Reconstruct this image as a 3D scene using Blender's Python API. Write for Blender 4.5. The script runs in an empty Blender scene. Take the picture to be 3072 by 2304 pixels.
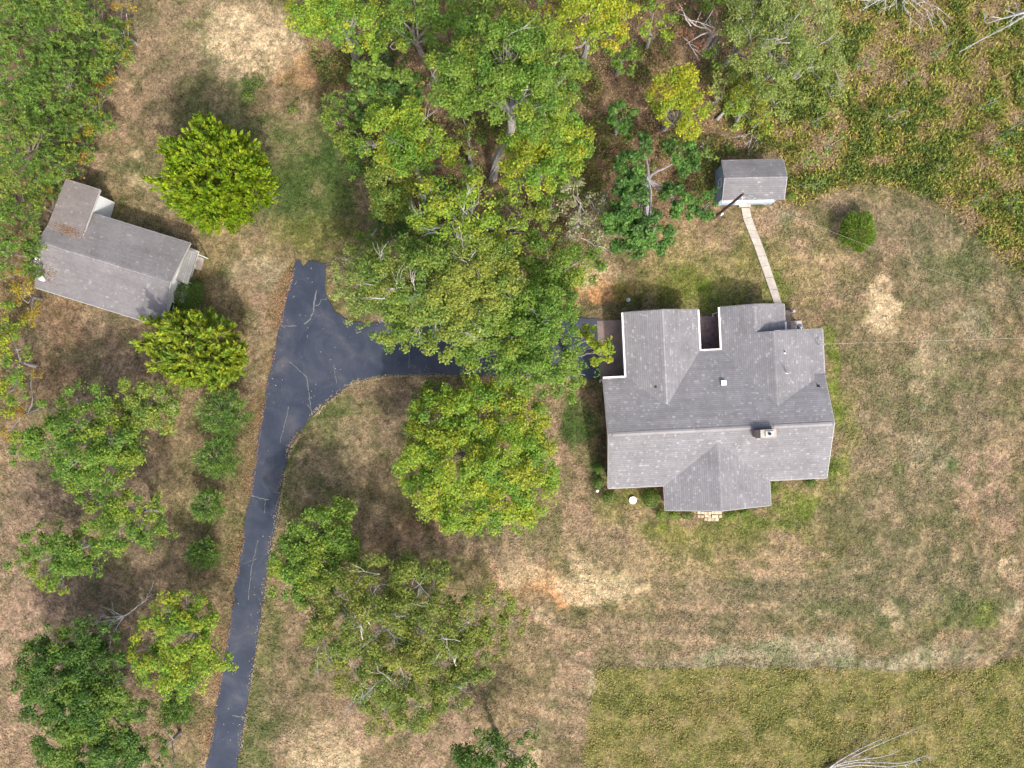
import bpy, bmesh, math, random
import numpy as np
from mathutils import Vector
from mathutils.geometry import tessellate_polygon

# ------------------------------------------------------------------ camera, sky, sun, exposure
S = bpy.context.scene
GW, CH = 96.0, 64.0                       # metres of ground across the frame, camera height
PX = GW / 3072.0
cam = bpy.data.cameras.new('camera'); camo = bpy.data.objects.new('camera', cam)
S.collection.objects.link(camo); S.camera = camo
camo.location = (0, 0, CH); camo.rotation_euler = (0, 0, 0)
cam.sensor_fit = 'HORIZONTAL'; cam.angle = 2 * math.atan(GW / 2 / CH)
cam.clip_start = 0.5; cam.clip_end = 4000
SUN_EL = math.radians(48)
sdx, sdy = 0.46, -0.89                    # horizontal direction towards the sun
n_ = math.hypot(sdx, sdy); sdx /= n_; sdy /= n_
w = bpy.data.worlds.new('World'); S.world = w; w.use_nodes = True
nt = w.node_tree; bg = nt.nodes['Background']
sky = nt.nodes.new('ShaderNodeTexSky'); sky.sky_type = 'NISHITA'; sky.sun_disc = False
sky.dust_density = 5.0; sky.air_density = 0.8; sky.ozone_density = 0.6; sky.sun_elevation = SUN_EL; sky.sun_rotation = math.atan2(sdx, sdy)
nt.links.new(sky.outputs[0], bg.inputs[0]); bg.inputs[1].default_value = 0.15
sl = bpy.data.lights.new('sun', 'SUN'); sl.energy = 1.75; sl.angle = math.radians(2.0); sl.color = (1.0, 0.95, 0.86)
so = bpy.data.objects.new('sun', sl); S.collection.objects.link(so)
sdir = Vector((sdx * math.cos(SUN_EL), sdy * math.cos(SUN_EL), math.sin(SUN_EL)))
so.rotation_euler = sdir.to_track_quat('Z', 'Y').to_euler(); so.location = sdir * 100
vs = S.view_settings; vs.view_transform = 'Standard'; vs.look = 'None'; vs.gamma = 1; vs.use_curve_mapping = False
vs.exposure = 0.93

R = np.random.default_rng(7)
rnd = random.Random(5)
C = S.collection

# ------------------------------------------------------------------ helpers
def P(px, py, z=0.0):                     # photo pixel -> point on the level z
    k = (CH - z) / CH
    return ((px - 1536) * PX * k, -(py - 1152) * PX * k, z)
def PV(v):                                # list of (px,py) -> ground xy
    return [P(x, y)[:2] for x, y in v]
def tag(o, label=None, cat=None, group=None, kind=None):
    if label: o['label'] = label
    if cat: o['category'] = cat
    if group: o['group'] = group
    if kind: o['kind'] = kind
    return o
def link(o, parent=None):
    C.objects.link(o)
    if parent: o.parent = parent
    return o
def empty(name, loc=(0, 0, 0), rz=0):
    o = bpy.data.objects.new(name, None); o.location = loc; o.rotation_euler = (0, 0, rz)
    return link(o)
class MB:
    def __init__(s): s.v = []; s.f = []; s.c = []
    def poly(s, pts, col=None):
        b = len(s.v); s.v.extend(pts); s.f.append(tuple(range(b, b + len(pts)))); s.c.append(col or (1, 1, 1))
    def box(s, x0, y0, z0, x1, y1, z1, col=None):
        b = len(s.v)
        s.v += [(x0,y0,z0),(x1,y0,z0),(x1,y1,z0),(x0,y1,z0),(x0,y0,z1),(x1,y0,z1),(x1,y1,z1),(x0,y1,z1)]
        for q in ((0,3,2,1),(4,5,6,7),(0,1,5,4),(1,2,6,5),(2,3,7,6),(3,0,4,7)):
            s.f.append(tuple(b + i for i in q)); s.c.append(col or (1, 1, 1))
    def prism(s, pts, z0, z1, col=None):     # pts: ccw xy outline; z may be lists
        n = len(pts); b = len(s.v)
        zl = z0 if isinstance(z0, (list, tuple)) else [z0] * n
        zh = z1 if isinstance(z1, (list, tuple)) else [z1] * n
        s.v += [(p[0], p[1], zl[i]) for i, p in enumerate(pts)] + [(p[0], p[1], zh[i]) for i, p in enumerate(pts)]
        s.f.append(tuple(b + i for i in reversed(range(n)))); s.f.append(tuple(b + n + i for i in range(n)))
        for i in range(n):
            j = (i + 1) % n; s.f.append((b + i, b + j, b + n + j, b + n + i))
        s.c += [col or (1, 1, 1)] * (n + 2)
    def tube(s, pts, rad, sides=5, col=None, cap=True):
        b = len(s.v); n = len(pts)
        pts = [Vector(p) for p in pts]
        for i, p in enumerate(pts):
            d = (pts[min(i + 1, n - 1)] - pts[max(i - 1, 0)])
            if d.length < 1e-6: d = Vector((0, 0, 1))
            d.normalize()
            u = d.cross(Vector((0, 0, 1))) if abs(d.z) < 0.95 else d.cross(Vector((1, 0, 0)))
            u.normalize(); w_ = d.cross(u)
            r = rad[i] if isinstance(rad, (list, tuple)) else rad
            for k in range(sides):
                a = 2 * math.pi * k / sides
                s.v.append(tuple(p + u * (math.cos(a) * r) + w_ * (math.sin(a) * r)))
        for i in range(n - 1):
            for k in range(sides):
                k2 = (k + 1) % sides
                s.f.append((b + i * sides + k, b + i * sides + k2, b + (i + 1) * sides + k2, b + (i + 1) * sides + k)); s.c.append(col or (1, 1, 1))
        if cap:
            s.f.append(tuple(b + k for k in reversed(range(sides)))); s.f.append(tuple(b + (n - 1) * sides + k for k in range(sides)))
            s.c += [col or (1, 1, 1)] * 2
    def lathe(s, x, y, prof, sides=16, col=None):
        b = len(s.v); n = len(prof)
        for r, z in prof:
            for k in range(sides):
                a = 2 * math.pi * k / sides; s.v.append((x + r * math.cos(a), y + r * math.sin(a), z))
        for i in range(n - 1):
            for k in range(sides):
                k2 = (k + 1) % sides
                s.f.append((b + i * sides + k, b + i * sides + k2, b + (i + 1) * sides + k2, b + (i + 1) * sides + k)); s.c.append(col or (1, 1, 1))
        s.f.append(tuple(b + k for k in reversed(range(sides)))); s.f.append(tuple(b + (n - 1) * sides + k for k in range(sides)))
        s.c += [col or (1, 1, 1)] * 2
    def build(s, name, mat, parent=None, smooth=False):
        me = bpy.data.meshes.new(name); me.from_pydata(s.v, [], s.f); me.update()
        at = me.attributes.new('Col', 'FLOAT_COLOR', 'FACE')
        a = np.ones((len(s.c), 4), np.float32); a[:, :3] = np.array(s.c, np.float32); at.data.foreach_set('color', a.ravel())
        if smooth: me.polygons.foreach_set('use_smooth', [True] * len(me.polygons))
        me.materials.append(mat)
        return link(bpy.data.objects.new(name, me), parent)
def np_mesh(name, verts, nper, cols, mat, parent=None):
    """verts (N*nper,3), one n-gon per consecutive nper verts; cols (N,3) per face"""
    nf = len(verts) // nper
    me = bpy.data.meshes.new(name)
    me.vertices.add(len(verts)); me.vertices.foreach_set('co', np.ascontiguousarray(verts, np.float32).ravel())
    me.loops.add(len(verts)); me.loops.foreach_set('vertex_index', np.arange(len(verts), dtype=np.int32))
    me.polygons.add(nf); me.polygons.foreach_set('loop_start', np.arange(0, len(verts), nper, dtype=np.int32))
    me.update(calc_edges=True)
    at = me.attributes.new('Col', 'FLOAT_COLOR', 'FACE')
    a = np.ones((nf, 4), np.float32); a[:, :3] = np.clip(cols, 0, 1); at.data.foreach_set('color', a.ravel())
    me.materials.append(mat)
    return link(bpy.data.objects.new(name, me), parent)
def hsh(ix, iy, seed):
    h = (ix.astype(np.int64) * 374761393 + iy.astype(np.int64) * 668265263 + seed * 982451653) & 0xffffffff
    h = ((h ^ (h >> 13)) * 1274126177) & 0xffffffff
    return ((h ^ (h >> 16)) & 0xffff) / 65535.0
def vnoise(x, y, sc, seed):
    x = np.asarray(x) / sc; y = np.asarray(y) / sc
    ix = np.floor(x); iy = np.floor(y); fx = x - ix; fy = y - iy
    fx = fx * fx * (3 - 2 * fx); fy = fy * fy * (3 - 2 * fy)
    a = hsh(ix, iy, seed); b = hsh(ix + 1, iy, seed); c = hsh(ix, iy + 1, seed); d = hsh(ix + 1, iy + 1, seed)
    return (a * (1 - fx) + b * fx) * (1 - fy) + (c * (1 - fx) + d * fx) * fy
def fbm(x, y, sc, seed, oct=4):
    t = 0; amp = 1; tot = 0
    for i in range(oct):
        t = t + amp * vnoise(x, y, sc / 2 ** i, seed + i * 17); tot += amp; amp *= 0.55
    return t / tot
def sstep(a, b, x):
    t = np.clip((x - a) / (b - a), 0, 1); return t * t * (3 - 2 * t)
def inpoly(x, y, poly):
    x = np.asarray(x); y = np.asarray(y); r = np.zeros(x.shape, bool); n = len(poly)
    for i in range(n):
        x0, y0 = poly[i]; x1, y1 = poly[(i + 1) % n]
        if y0 == y1: continue
        c = ((y0 > y) != (y1 > y)) & (x < (x1 - x0) * (y - y0) / (y1 - y0) + x0); r ^= c
    return r

# ------------------------------------------------------------------ materials
def newmat(name):
    m = bpy.data.materials.new(name); m.use_nodes = True
    return m, m.node_tree.nodes, m.node_tree.links, m.node_tree.nodes['Principled BSDF']
def mix_col(N, L, a, b, fac, mode='MIX'):
    n = N.new('ShaderNodeMix'); n.data_type = 'RGBA'; n.blend_type = mode
    for i, v in ((6, a), (7, b)):
        if isinstance(v, tuple): n.inputs[i].default_value = (*v, 1)
        else: L.new(v, n.inputs[i])
    if isinstance(fac, float): n.inputs[0].default_value = fac
    else: L.new(fac, n.inputs[0])
    return n.outputs[2]
def ramp(N, L, src, stops):
    r = N.new('ShaderNodeValToRGB'); e = r.color_ramp.elements
    while len(e) < len(stops): e.new(0.5)
    for q, (p, c) in zip(e, stops): q.position = p; q.color = (*c, 1)
    L.new(src, r.inputs[0]); return r.outputs[0]
def noise(N, L, scale, detail=4, rough=0.6, vec=None, dist=0.0):
    n = N.new('ShaderNodeTexNoise'); n.inputs['Scale'].default_value = scale; n.inputs['Detail'].default_value = detail
    n.inputs['Roughness'].default_value = rough; n.inputs['Distortion'].default_value = dist
    if vec is not None: L.new(vec, n.inputs['Vector'])
    return n.outputs[0]
def bump(N, L, B, h, strength, dist=0.02):
    b = N.new('ShaderNodeBump'); b.inputs['Strength'].default_value = strength; b.inputs['Distance'].default_value = dist
    L.new(h, b.inputs['Height']); L.new(b.outputs[0], B.inputs['Normal'])
def objco(N): return N.new('ShaderNodeTexCoord').outputs['Object']
def attr_col(N): a = N.new('ShaderNodeAttribute'); a.attribute_name = 'Col'; return a.outputs['Color']

def mat_attr(name, rough=0.8, n_scale=8.0, lo=0.75, hi=1.2, spec=0.3):
    m, N, L, B = newmat(name)
    nz = noise(N, L, n_scale, 5, 0.65, objco(N))
    g = ramp(N, L, nz, [(0.3, (lo,) * 3), (0.7, (hi,) * 3)])
    L.new(mix_col(N, L, attr_col(N), g, 1.0, 'MULTIPLY'), B.inputs['Base Color'])
    B.inputs['Roughness'].default_value = rough; B.inputs['Specular IOR Level'].default_value = spec
    return m
def mat_plain(name, col, rough=0.7, var=0.2, scale=6.0, metal=0.0, bmp=0.0):
    m, N, L, B = newmat(name)
    nz = noise(N, L, scale, 6, 0.65, objco(N))
    c0 = tuple(max(0, c * (1 - var)) for c in col); c1 = tuple(min(1, c * (1 + var)) for c in col)
    L.new(ramp(N, L, nz, [(0.3, c0), (0.7, c1)]), B.inputs['Base Color'])
    B.inputs['Roughness'].default_value = rough; B.inputs['Metallic'].default_value = metal
    if bmp: bump(N, L, B, nz, bmp)
    return m
def mat_leaf(name, trans=0.42, rough=0.55, spec=0.25, warm=(1.1, 1.15, 0.5)):
    m, N, L, B = newmat(name)
    col = attr_col(N)
    L.new(col, B.inputs['Base Color']); B.inputs['Roughness'].default_value = rough; B.inputs['Specular IOR Level'].default_value = spec
    t = N.new('ShaderNodeBsdfTranslucent'); L.new(mix_col(N, L, col, warm, 1.0, 'MULTIPLY'), t.inputs[0])
    ms = N.new('ShaderNodeMixShader'); ms.inputs[0].default_value = trans
    L.new(B.outputs[0], ms.inputs[1]); L.new(t.outputs[0], ms.inputs[2])
    L.new(ms.outputs[0], N['Material Output'].inputs[0])
    return m
M = {}
M['leaf'] = mat_leaf('leaf')
M['leaf_gloss'] = mat_leaf('glossy_leaf', 0.25, 0.5, 0.25)
M['needle'] = mat_leaf('needle', 0.35, 0.6, 0.2)
M['grass'] = mat_leaf('grass_blade', 0.25, 0.7, 0.15, (1.1, 1.1, 0.8))
M['bark'] = mat_attr('bark', 0.9, 5.0, 0.6, 1.25, 0.1)
M['shingle'] = mat_attr('asphalt_shingle', 0.9, 0.55, 0.84, 1.14, 0.2)
M['deck'] = mat_plain('roof_underlay', (0.12, 0.12, 0.13), 0.9)
M['white'] = mat_plain('white_paint', (0.78, 0.78, 0.77), 0.5, 0.06, 3.0)
M['trim'] = mat_plain('weathered_trim', (0.42, 0.41, 0.39), 0.6, 0.1, 3.0)
M['whitewall'] = mat_plain('white_siding', (0.72, 0.75, 0.77), 0.6, 0.06, 2.0)
M['bluewall'] = mat_plain('blue_grey_siding', (0.30, 0.42, 0.55), 0.7, 0.12, 2.0)
M['concrete'] = mat_plain('concrete', (0.42, 0.38, 0.33), 0.9, 0.22, 1.6, 0, 0.3)
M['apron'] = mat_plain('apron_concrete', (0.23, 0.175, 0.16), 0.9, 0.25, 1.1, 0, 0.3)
M['court'] = mat_plain('court_concrete', (0.22, 0.165, 0.16), 0.9, 0.4, 2.5, 0, 0.3)  # courtyard floor: brown-grey concrete, strongly mottled
M['metal'] = mat_plain('grey_metal', (0.45, 0.47, 0.5), 0.4, 0.1, 4.0, 0.7)
M['dark'] = mat_plain('black_metal', (0.02, 0.02, 0.022), 0.5, 0.2)
M['wood'] = mat_attr('weathered_wood', 0.85, 7.0, 0.7, 1.2, 0.2)
M['pole'] = mat_plain('creosote_pole', (0.07, 0.045, 0.04), 0.9, 0.35, 5.0)
M['cable'] = mat_plain('cable', (0.62, 0.62, 0.56), 0.5, 0.05)
M['glass'] = mat_plain('window_glass', (0.03, 0.04, 0.05), 0.08, 0.1)
M['stone'] = mat_attr('paver_stone', 0.9, 7.0, 0.75, 1.2, 0.2)
M['litter'] = mat_attr('dry_leaf', 0.85, 10.0, 0.8, 1.2, 0.2)

# brick
m, N, L, B = newmat('brick_wall'); M['brick'] = m
tc = N.new('ShaderNodeTexCoord'); br = N.new('ShaderNodeTexBrick')
br.inputs['Scale'].default_value = 4.0; br.inputs['Color1'].default_value = (0.30, 0.13, 0.085, 1); br.inputs['Color2'].default_value = (0.38, 0.19, 0.12, 1)
br.inputs['Mortar'].default_value = (0.42, 0.38, 0.33, 1); br.inputs['Mortar Size'].default_value = 0.015
mp = N.new('ShaderNodeMapping'); mp.inputs['Rotation'].default_value = (math.pi / 2, 0, 0.4)
L.new(tc.outputs['Object'], mp.inputs[0]); L.new(mp.outputs[0], br.inputs[0]); L.new(br.outputs[0], B.inputs['Base Color']); B.inputs['Roughness'].default_value = 0.9

# asphalt: dark blue-grey sealed surface, worn lighter in patches
m, N, L, B = newmat('asphalt'); M['asphalt'] = m
oc = objco(N)
a1 = noise(N, L, 0.28, 7, 0.68, oc, 0.5); a2 = noise(N, L, 14.0, 6, 0.7, oc)
c = ramp(N, L, a1, [(0.34, (0.015, 0.024, 0.044)), (0.47, (0.026, 0.036, 0.062)), (0.57, (0.042, 0.050, 0.074)), (0.70, (0.082, 0.083, 0.094))])
g = ramp(N, L, a2, [(0.25, (0.72,) * 3), (0.75, (1.3,) * 3)])
L.new(mix_col(N, L, c, g, 1.0, 'MULTIPLY'), B.inputs['Base Color']); B.inputs['Roughness'].default_value = 0.75
bump(N, L, B, a2, 0.4, 0.01)

# ground: base colour from the map of grass, litter and soil patches, broken up finely
m, N, L, B = newmat('ground'); M['ground'] = m
oc = objco(N)
f1 = noise(N, L, 1.1, 6, 0.7, oc, 0.5); f2 = noise(N, L, 2.3, 8, 0.78, oc, 0.7); f3 = noise(N, L, 6.5, 5, 0.8, oc, 0.4)
k1 = ramp(N, L, f1, [(0.30, (0.68, 0.70, 0.68)), (0.70, (1.30, 1.27, 1.24))])
k2 = ramp(N, L, f2, [(0.36, (0.42, 0.45, 0.40)), (0.5, (0.95, 0.96, 0.93)), (0.64, (1.55, 1.5, 1.42))])
k3 = ramp(N, L, f3, [(0.36, (0.5,) * 3), (0.64, (1.5,) * 3)])
x = mix_col(N, L, attr_col(N), k1, 1.0, 'MULTIPLY'); x = mix_col(N, L, x, k2, 1.0, 'MULTIPLY'); x = mix_col(N, L, x, k3, 1.0, 'MULTIPLY')
L.new(x, B.inputs['Base Color']); B.inputs['Roughness'].default_value = 0.95; B.inputs['Specular IOR Level'].default_value = 0.1
bump(N, L, B, f2, 0.6, 0.06)

# ------------------------------------------------------------------ ground colour map (patches of what grows or lies there)
V = 3072 / 2212.0                                   # the patches below are noted on a 2212 px wide print
COLS = dict(g=(0.105, 0.125, 0.045), d=(0.060, 0.100, 0.028), k=(0.165, 0.142, 0.085), b=(0.50, 0.38, 0.25), o=(0.48, 0.25, 0.12),
            r=(0.185, 0.118, 0.078), t=(0.27, 0.198, 0.135), y=(0.17, 0.175, 0.042), l=(0.135, 0.17, 0.03), m=(0.085, 0.07, 0.045),
            p=(0.33, 0.222, 0.165), w=(0.29, 0.255, 0.175), n=(0.195, 0.14, 0.105), z=(0.26, 0.21, 0.10))
BL = [
 (1110,1215,80,60,'p',.5),(1150,1250,60,50,'O',.35),(1245,1262,60,30,'B',.7),(1400,1240,60,30,'p',.4),(1050,1240,60,40,'r',.4),(2110,1080,26,60,'O',.4),(2195,1110,30,70,'p',.6),(1010,1620,40,30,'B',.5),(720,1640,70,30,'B',.6),(590,70,60,50,'B',.5),(400,660,60,50,'p',.5),(120,1180,40,30,'p',.6),(370,1065,16,22,'B',.8),(1870,700,22,18,'B',.6),(1925,655,24,22,'B',.5),(1995,770,26,20,'B',.6),(2045,770,18,22,'B',.6),  # x, y, rx, ry, class, strength
 (1100,200,520,330,'r',.8),(1420,330,190,260,'r',.75),(880,120,130,160,'r',.5),(1900,120,420,200,'r',.55),(1560,110,120,200,'r',.6),(1700,240,200,110,'n',.7),
 (200,1250,260,520,'n',.75),(110,1500,240,300,'p',.45),(40,1350,70,260,'p',.6),(200,1010,190,110,'n',.6),(250,720,220,110,'n',.6),(130,680,70,70,'r',.8),(90,820,90,70,'r',.6),
 (230,170,90,200,'p',.55),(250,90,110,110,'t',.6),(180,290,60,120,'p',.7),(430,40,120,60,'t',.6),(450,110,90,80,'g',.45),
 (560,70,110,70,'b',.55),(545,110,75,85,'B',.7),(470,130,70,60,'b',.3),(620,250,90,50,'p',.45),(545,185,42,38,'d',.8),(600,215,50,40,'r',.5),(640,130,55,55,'o',.35),(660,240,40,35,'p',.6),
 (400,210,120,130,'n',.55),(390,260,90,90,'m',.35),(470,240,100,70,'g',.5),(580,270,130,70,'g',.75),(700,370,140,130,'g',.85),(720,390,90,90,'d',.7),(640,450,120,90,'g',.8),(620,430,60,60,'d',.5),(740,320,80,60,'d',.5),(680,520,130,50,'y',.5),(800,430,40,80,'n',.5),
 (260,370,70,50,'k',.6),(330,400,80,80,'k',.6),(300,390,60,40,'g',.5),(275,345,26,22,'b',.55),(300,412,40,22,'b',.5),(380,450,60,25,'k',.5),(470,520,90,60,'z',.45),(560,540,70,50,'t',.5),
 (560,590,60,50,'w',.65),(545,650,50,80,'p',.6),(545,760,40,90,'t',.6),(510,600,50,60,'k',.4),(560,560,60,20,'b',.4),
 (710,930,120,110,'k',.5),(690,970,100,120,'g',.55),(640,1060,50,90,'g',.6),(760,880,120,40,'g',.5),(870,850,110,50,'n',.75),(700,1040,70,50,'p',.5),(850,930,60,90,'n',.55),(780,960,60,60,'t',.45),(900,830,60,20,'m',.4),
 (880,1130,90,60,'r',.75),(830,1110,70,70,'p',.45),(960,1180,110,60,'p',.65),(1080,1160,110,70,'t',.6),(1130,1225,45,50,'B',.65),(1200,1270,50,28,'o',.5),(1200,1300,24,18,'O',.9),(1290,1260,110,45,'B',.6),(1340,1262,60,40,'b',.6),(1230,1250,80,35,'b',.3),(1165,1345,24,28,'B',.8),(1400,1200,110,70,'t',.5),(1200,1420,110,120,'p',.5),(1220,1180,200,60,'t',.45),(1190,1580,90,90,'t',.6),(1150,1640,30,40,'b',.6),
 (690,1610,90,60,'B',.5),(800,1560,110,80,'p',.5),(1010,1530,70,60,'p',.55),(960,1600,120,80,'p',.6),(560,1450,60,260,'g',.65),(600,1560,60,120,'n',.4),(560,1600,40,90,'g',.5),(880,1460,180,170,'n',.45),(700,1400,110,130,'n',.5),
 (1230,1060,60,150,'p',.5),(1220,930,45,90,'p',.65),(1200,870,30,40,'p',.5),(1256,920,26,85,'d',.9),(1300,900,18,110,'m',.8),(1300,1000,20,60,'m',.8),(1260,1030,30,50,'g',.6),(1340,1105,70,40,'y',.4),(1365,1110,24,24,'p',.7),(1360,1090,40,30,'y',.5),
 (1335,622,78,42,'O',.85),(1300,600,65,35,'B',.85),(1350,630,60,30,'O',.55),(1250,640,30,40,'O',.7),(1345,590,45,16,'b',.7),(1380,600,40,50,'p',.5),(1400,640,50,40,'y',.6),(1310,665,70,14,'m',.5),(1300,540,60,50,'t',.6),
 (1500,560,130,90,'z',.75),(1490,600,110,60,'y',.8),(1550,630,90,40,'l',.75),(1440,545,60,50,'z',.6),(1620,560,30,110,'y',.5),(1560,500,70,40,'p',.4),(1690,560,60,110,'y',.5),(1760,560,110,90,'z',.55),(1740,510,90,60,'p',.45),(1820,600,60,70,'p',.45),(1700,640,40,30,'l',.6),(1680,470,60,40,'p',.5),(1700,470,40,18,'w',.6),
 (1960,480,150,90,'n',.5),(1830,430,90,40,'p',.4),(1930,470,90,60,'k',.5),(2060,520,110,90,'k',.7),(2080,600,150,120,'k',.75),(2100,560,80,60,'g',.4),(1850,540,60,40,'k',.4),(1790,470,40,30,'g',.5),(1700,500,25,60,'g',.3),
 (1890,665,45,50,'b',.7),(1900,690,30,30,'B',.7),(1880,640,30,30,'b',.4),(2020,780,50,60,'b',.5),(2010,800,30,70,'B',.65),(2000,850,22,26,'B',.8),(1985,745,40,30,'p',.6),(2120,720,45,55,'w',.5),(2040,655,40,40,'p',.35),
 (1960,950,220,260,'k',.7),(1870,950,90,200,'t',.35),(1830,900,30,90,'y',.5),(2060,990,26,26,'d',.85),(2020,980,70,60,'w',.4),(2090,1060,50,60,'p',.55),(2120,1000,50,60,'p',.5),(2130,900,60,80,'n',.45),(2150,850,80,160,'k',.5),(1940,1000,20,60,'g',.5),(2004,878,20,16,'w',.9),(2150,980,40,50,'p',.5),(2180,1020,40,60,'p',.4),(2180,1090,40,40,'n',.5),
 (1800,800,22,90,'l',.85),(1785,870,20,50,'l',.8),(1810,1010,20,70,'l',.75),(1720,1080,75,35,'l',.85),(1640,1125,120,30,'l',.6),(1500,1150,160,40,'y',.55),(1460,1130,70,25,'y',.6),(1800,1060,60,40,'z',.5),
 (1450,1250,180,60,'z',.3),(1650,1200,260,70,'z',.45),(1700,1180,110,30,'p',.4),(1620,1280,60,30,'g',.35),(1750,1290,350,70,'k',.8),(1960,1240,220,80,'k',.7),(1640,1230,110,40,'p',.4),(1500,1290,60,40,'p',.3),(1900,1330,240,50,'g',.35),(2080,1320,90,60,'g',.5),(1400,1370,180,60,'t',.5),(1700,1420,420,34,'w',.75),(2000,1420,200,35,'w',.5),(1330,1420,120,40,'p',.4),(1920,1300,20,30,'b',.6),(2190,1235,22,22,'B',.85),(2190,1320,26,60,'w',.7),(2130,1330,30,40,'l',.5),(1570,1360,160,40,'t',.4),(2130,1250,100,40,'t',.4),(1775,1340,16,14,'b',.7),(1380,1560,60,20,'t',.3),
 (1270,1500,20,60,'w',.5),(1280,1460,60,24,'w',.5),
]
MEADOW = PV([(x * V, y * V) for x, y in [(1690,430),(1720,440),(1770,418),(1830,395),(1890,390),(1950,402),(2010,420),(2060,450),(2100,490),(2150,540),(2235,600),(2400,600),(2400,-120),(1600,-120),(1560,240),(1690,330)]])
FIELD = PV([(x * V, y * V) for x, y in [(1288,1445),(1500,1443),(1700,1446),(2000,1450),(2110,1448),(2200,1420),(2400,1400),(2400,1800),(1236,1800),(1255,1659)]])
WOODS = PV([(x * V, y * V) for x, y in [(620,-120),(640,60),(690,160),(700,280),(800,380),(850,470),(900,560),(1200,640),(1240,600),(1280,520),(1330,480),(1520,470),(1560,340),(1690,330),(1700,-120)]])
LEFTW = PV([(x * V, y * V) for x, y in [(-200,-120),(255,-120),(245,80),(215,170),(200,250),(150,340),(160,375),(125,400),(80,530),(70,620),(55,700),(30,780),(50,850),(0,930),(-200,1000)]])
DRIVE = [(889,775),(900,778),(910,796),(926,782),(949,784),(965,790),(982,792),(978,812),(976,840),(975.6,862),(978,882),(984,896),(993,919),(1004,935),(1023,950),(1043,964),(1080,969),(1126,969),(1250,966),(1400,963),(1560,960),(1718,957),(1803,955),
         (1811,1136),(1779,1138),(1700,1132),(1500,1126),(1348,1124),(1177,1127),(1117,1131),(1070,1145),(1024,1171),(977,1208),(948,1234),(926,1259),(905,1286),(889,1312),(878,1328),(870.5,1342),(860,1375),(852,1416),(844,1450),(838,1486),(833.6,1536),(822,1596),(810,1656),(797,1750),(782.6,1851),(770,1925),(759,1999),(748,2070),(736,2147),(722,2230),(711,2304),(690,2420),
         (600,2420),(620,2304),(629,2250),(636.7,2198),(645,2140),(653,2078),(662,2030),(671,1980),(683,1915),(694.6,1846),(705,1770),(715,1698),(730,1610),(741,1532),(752,1480),(759,1430),(768,1360),(778,1286),(787,1235),(796,1180),(808,1125),(819.5,1073),(830,1030),(838,986),(845,945),(852,902),(862,868),(873,833),(880,800)]
DRIVE_W = PV(DRIVE)

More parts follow.
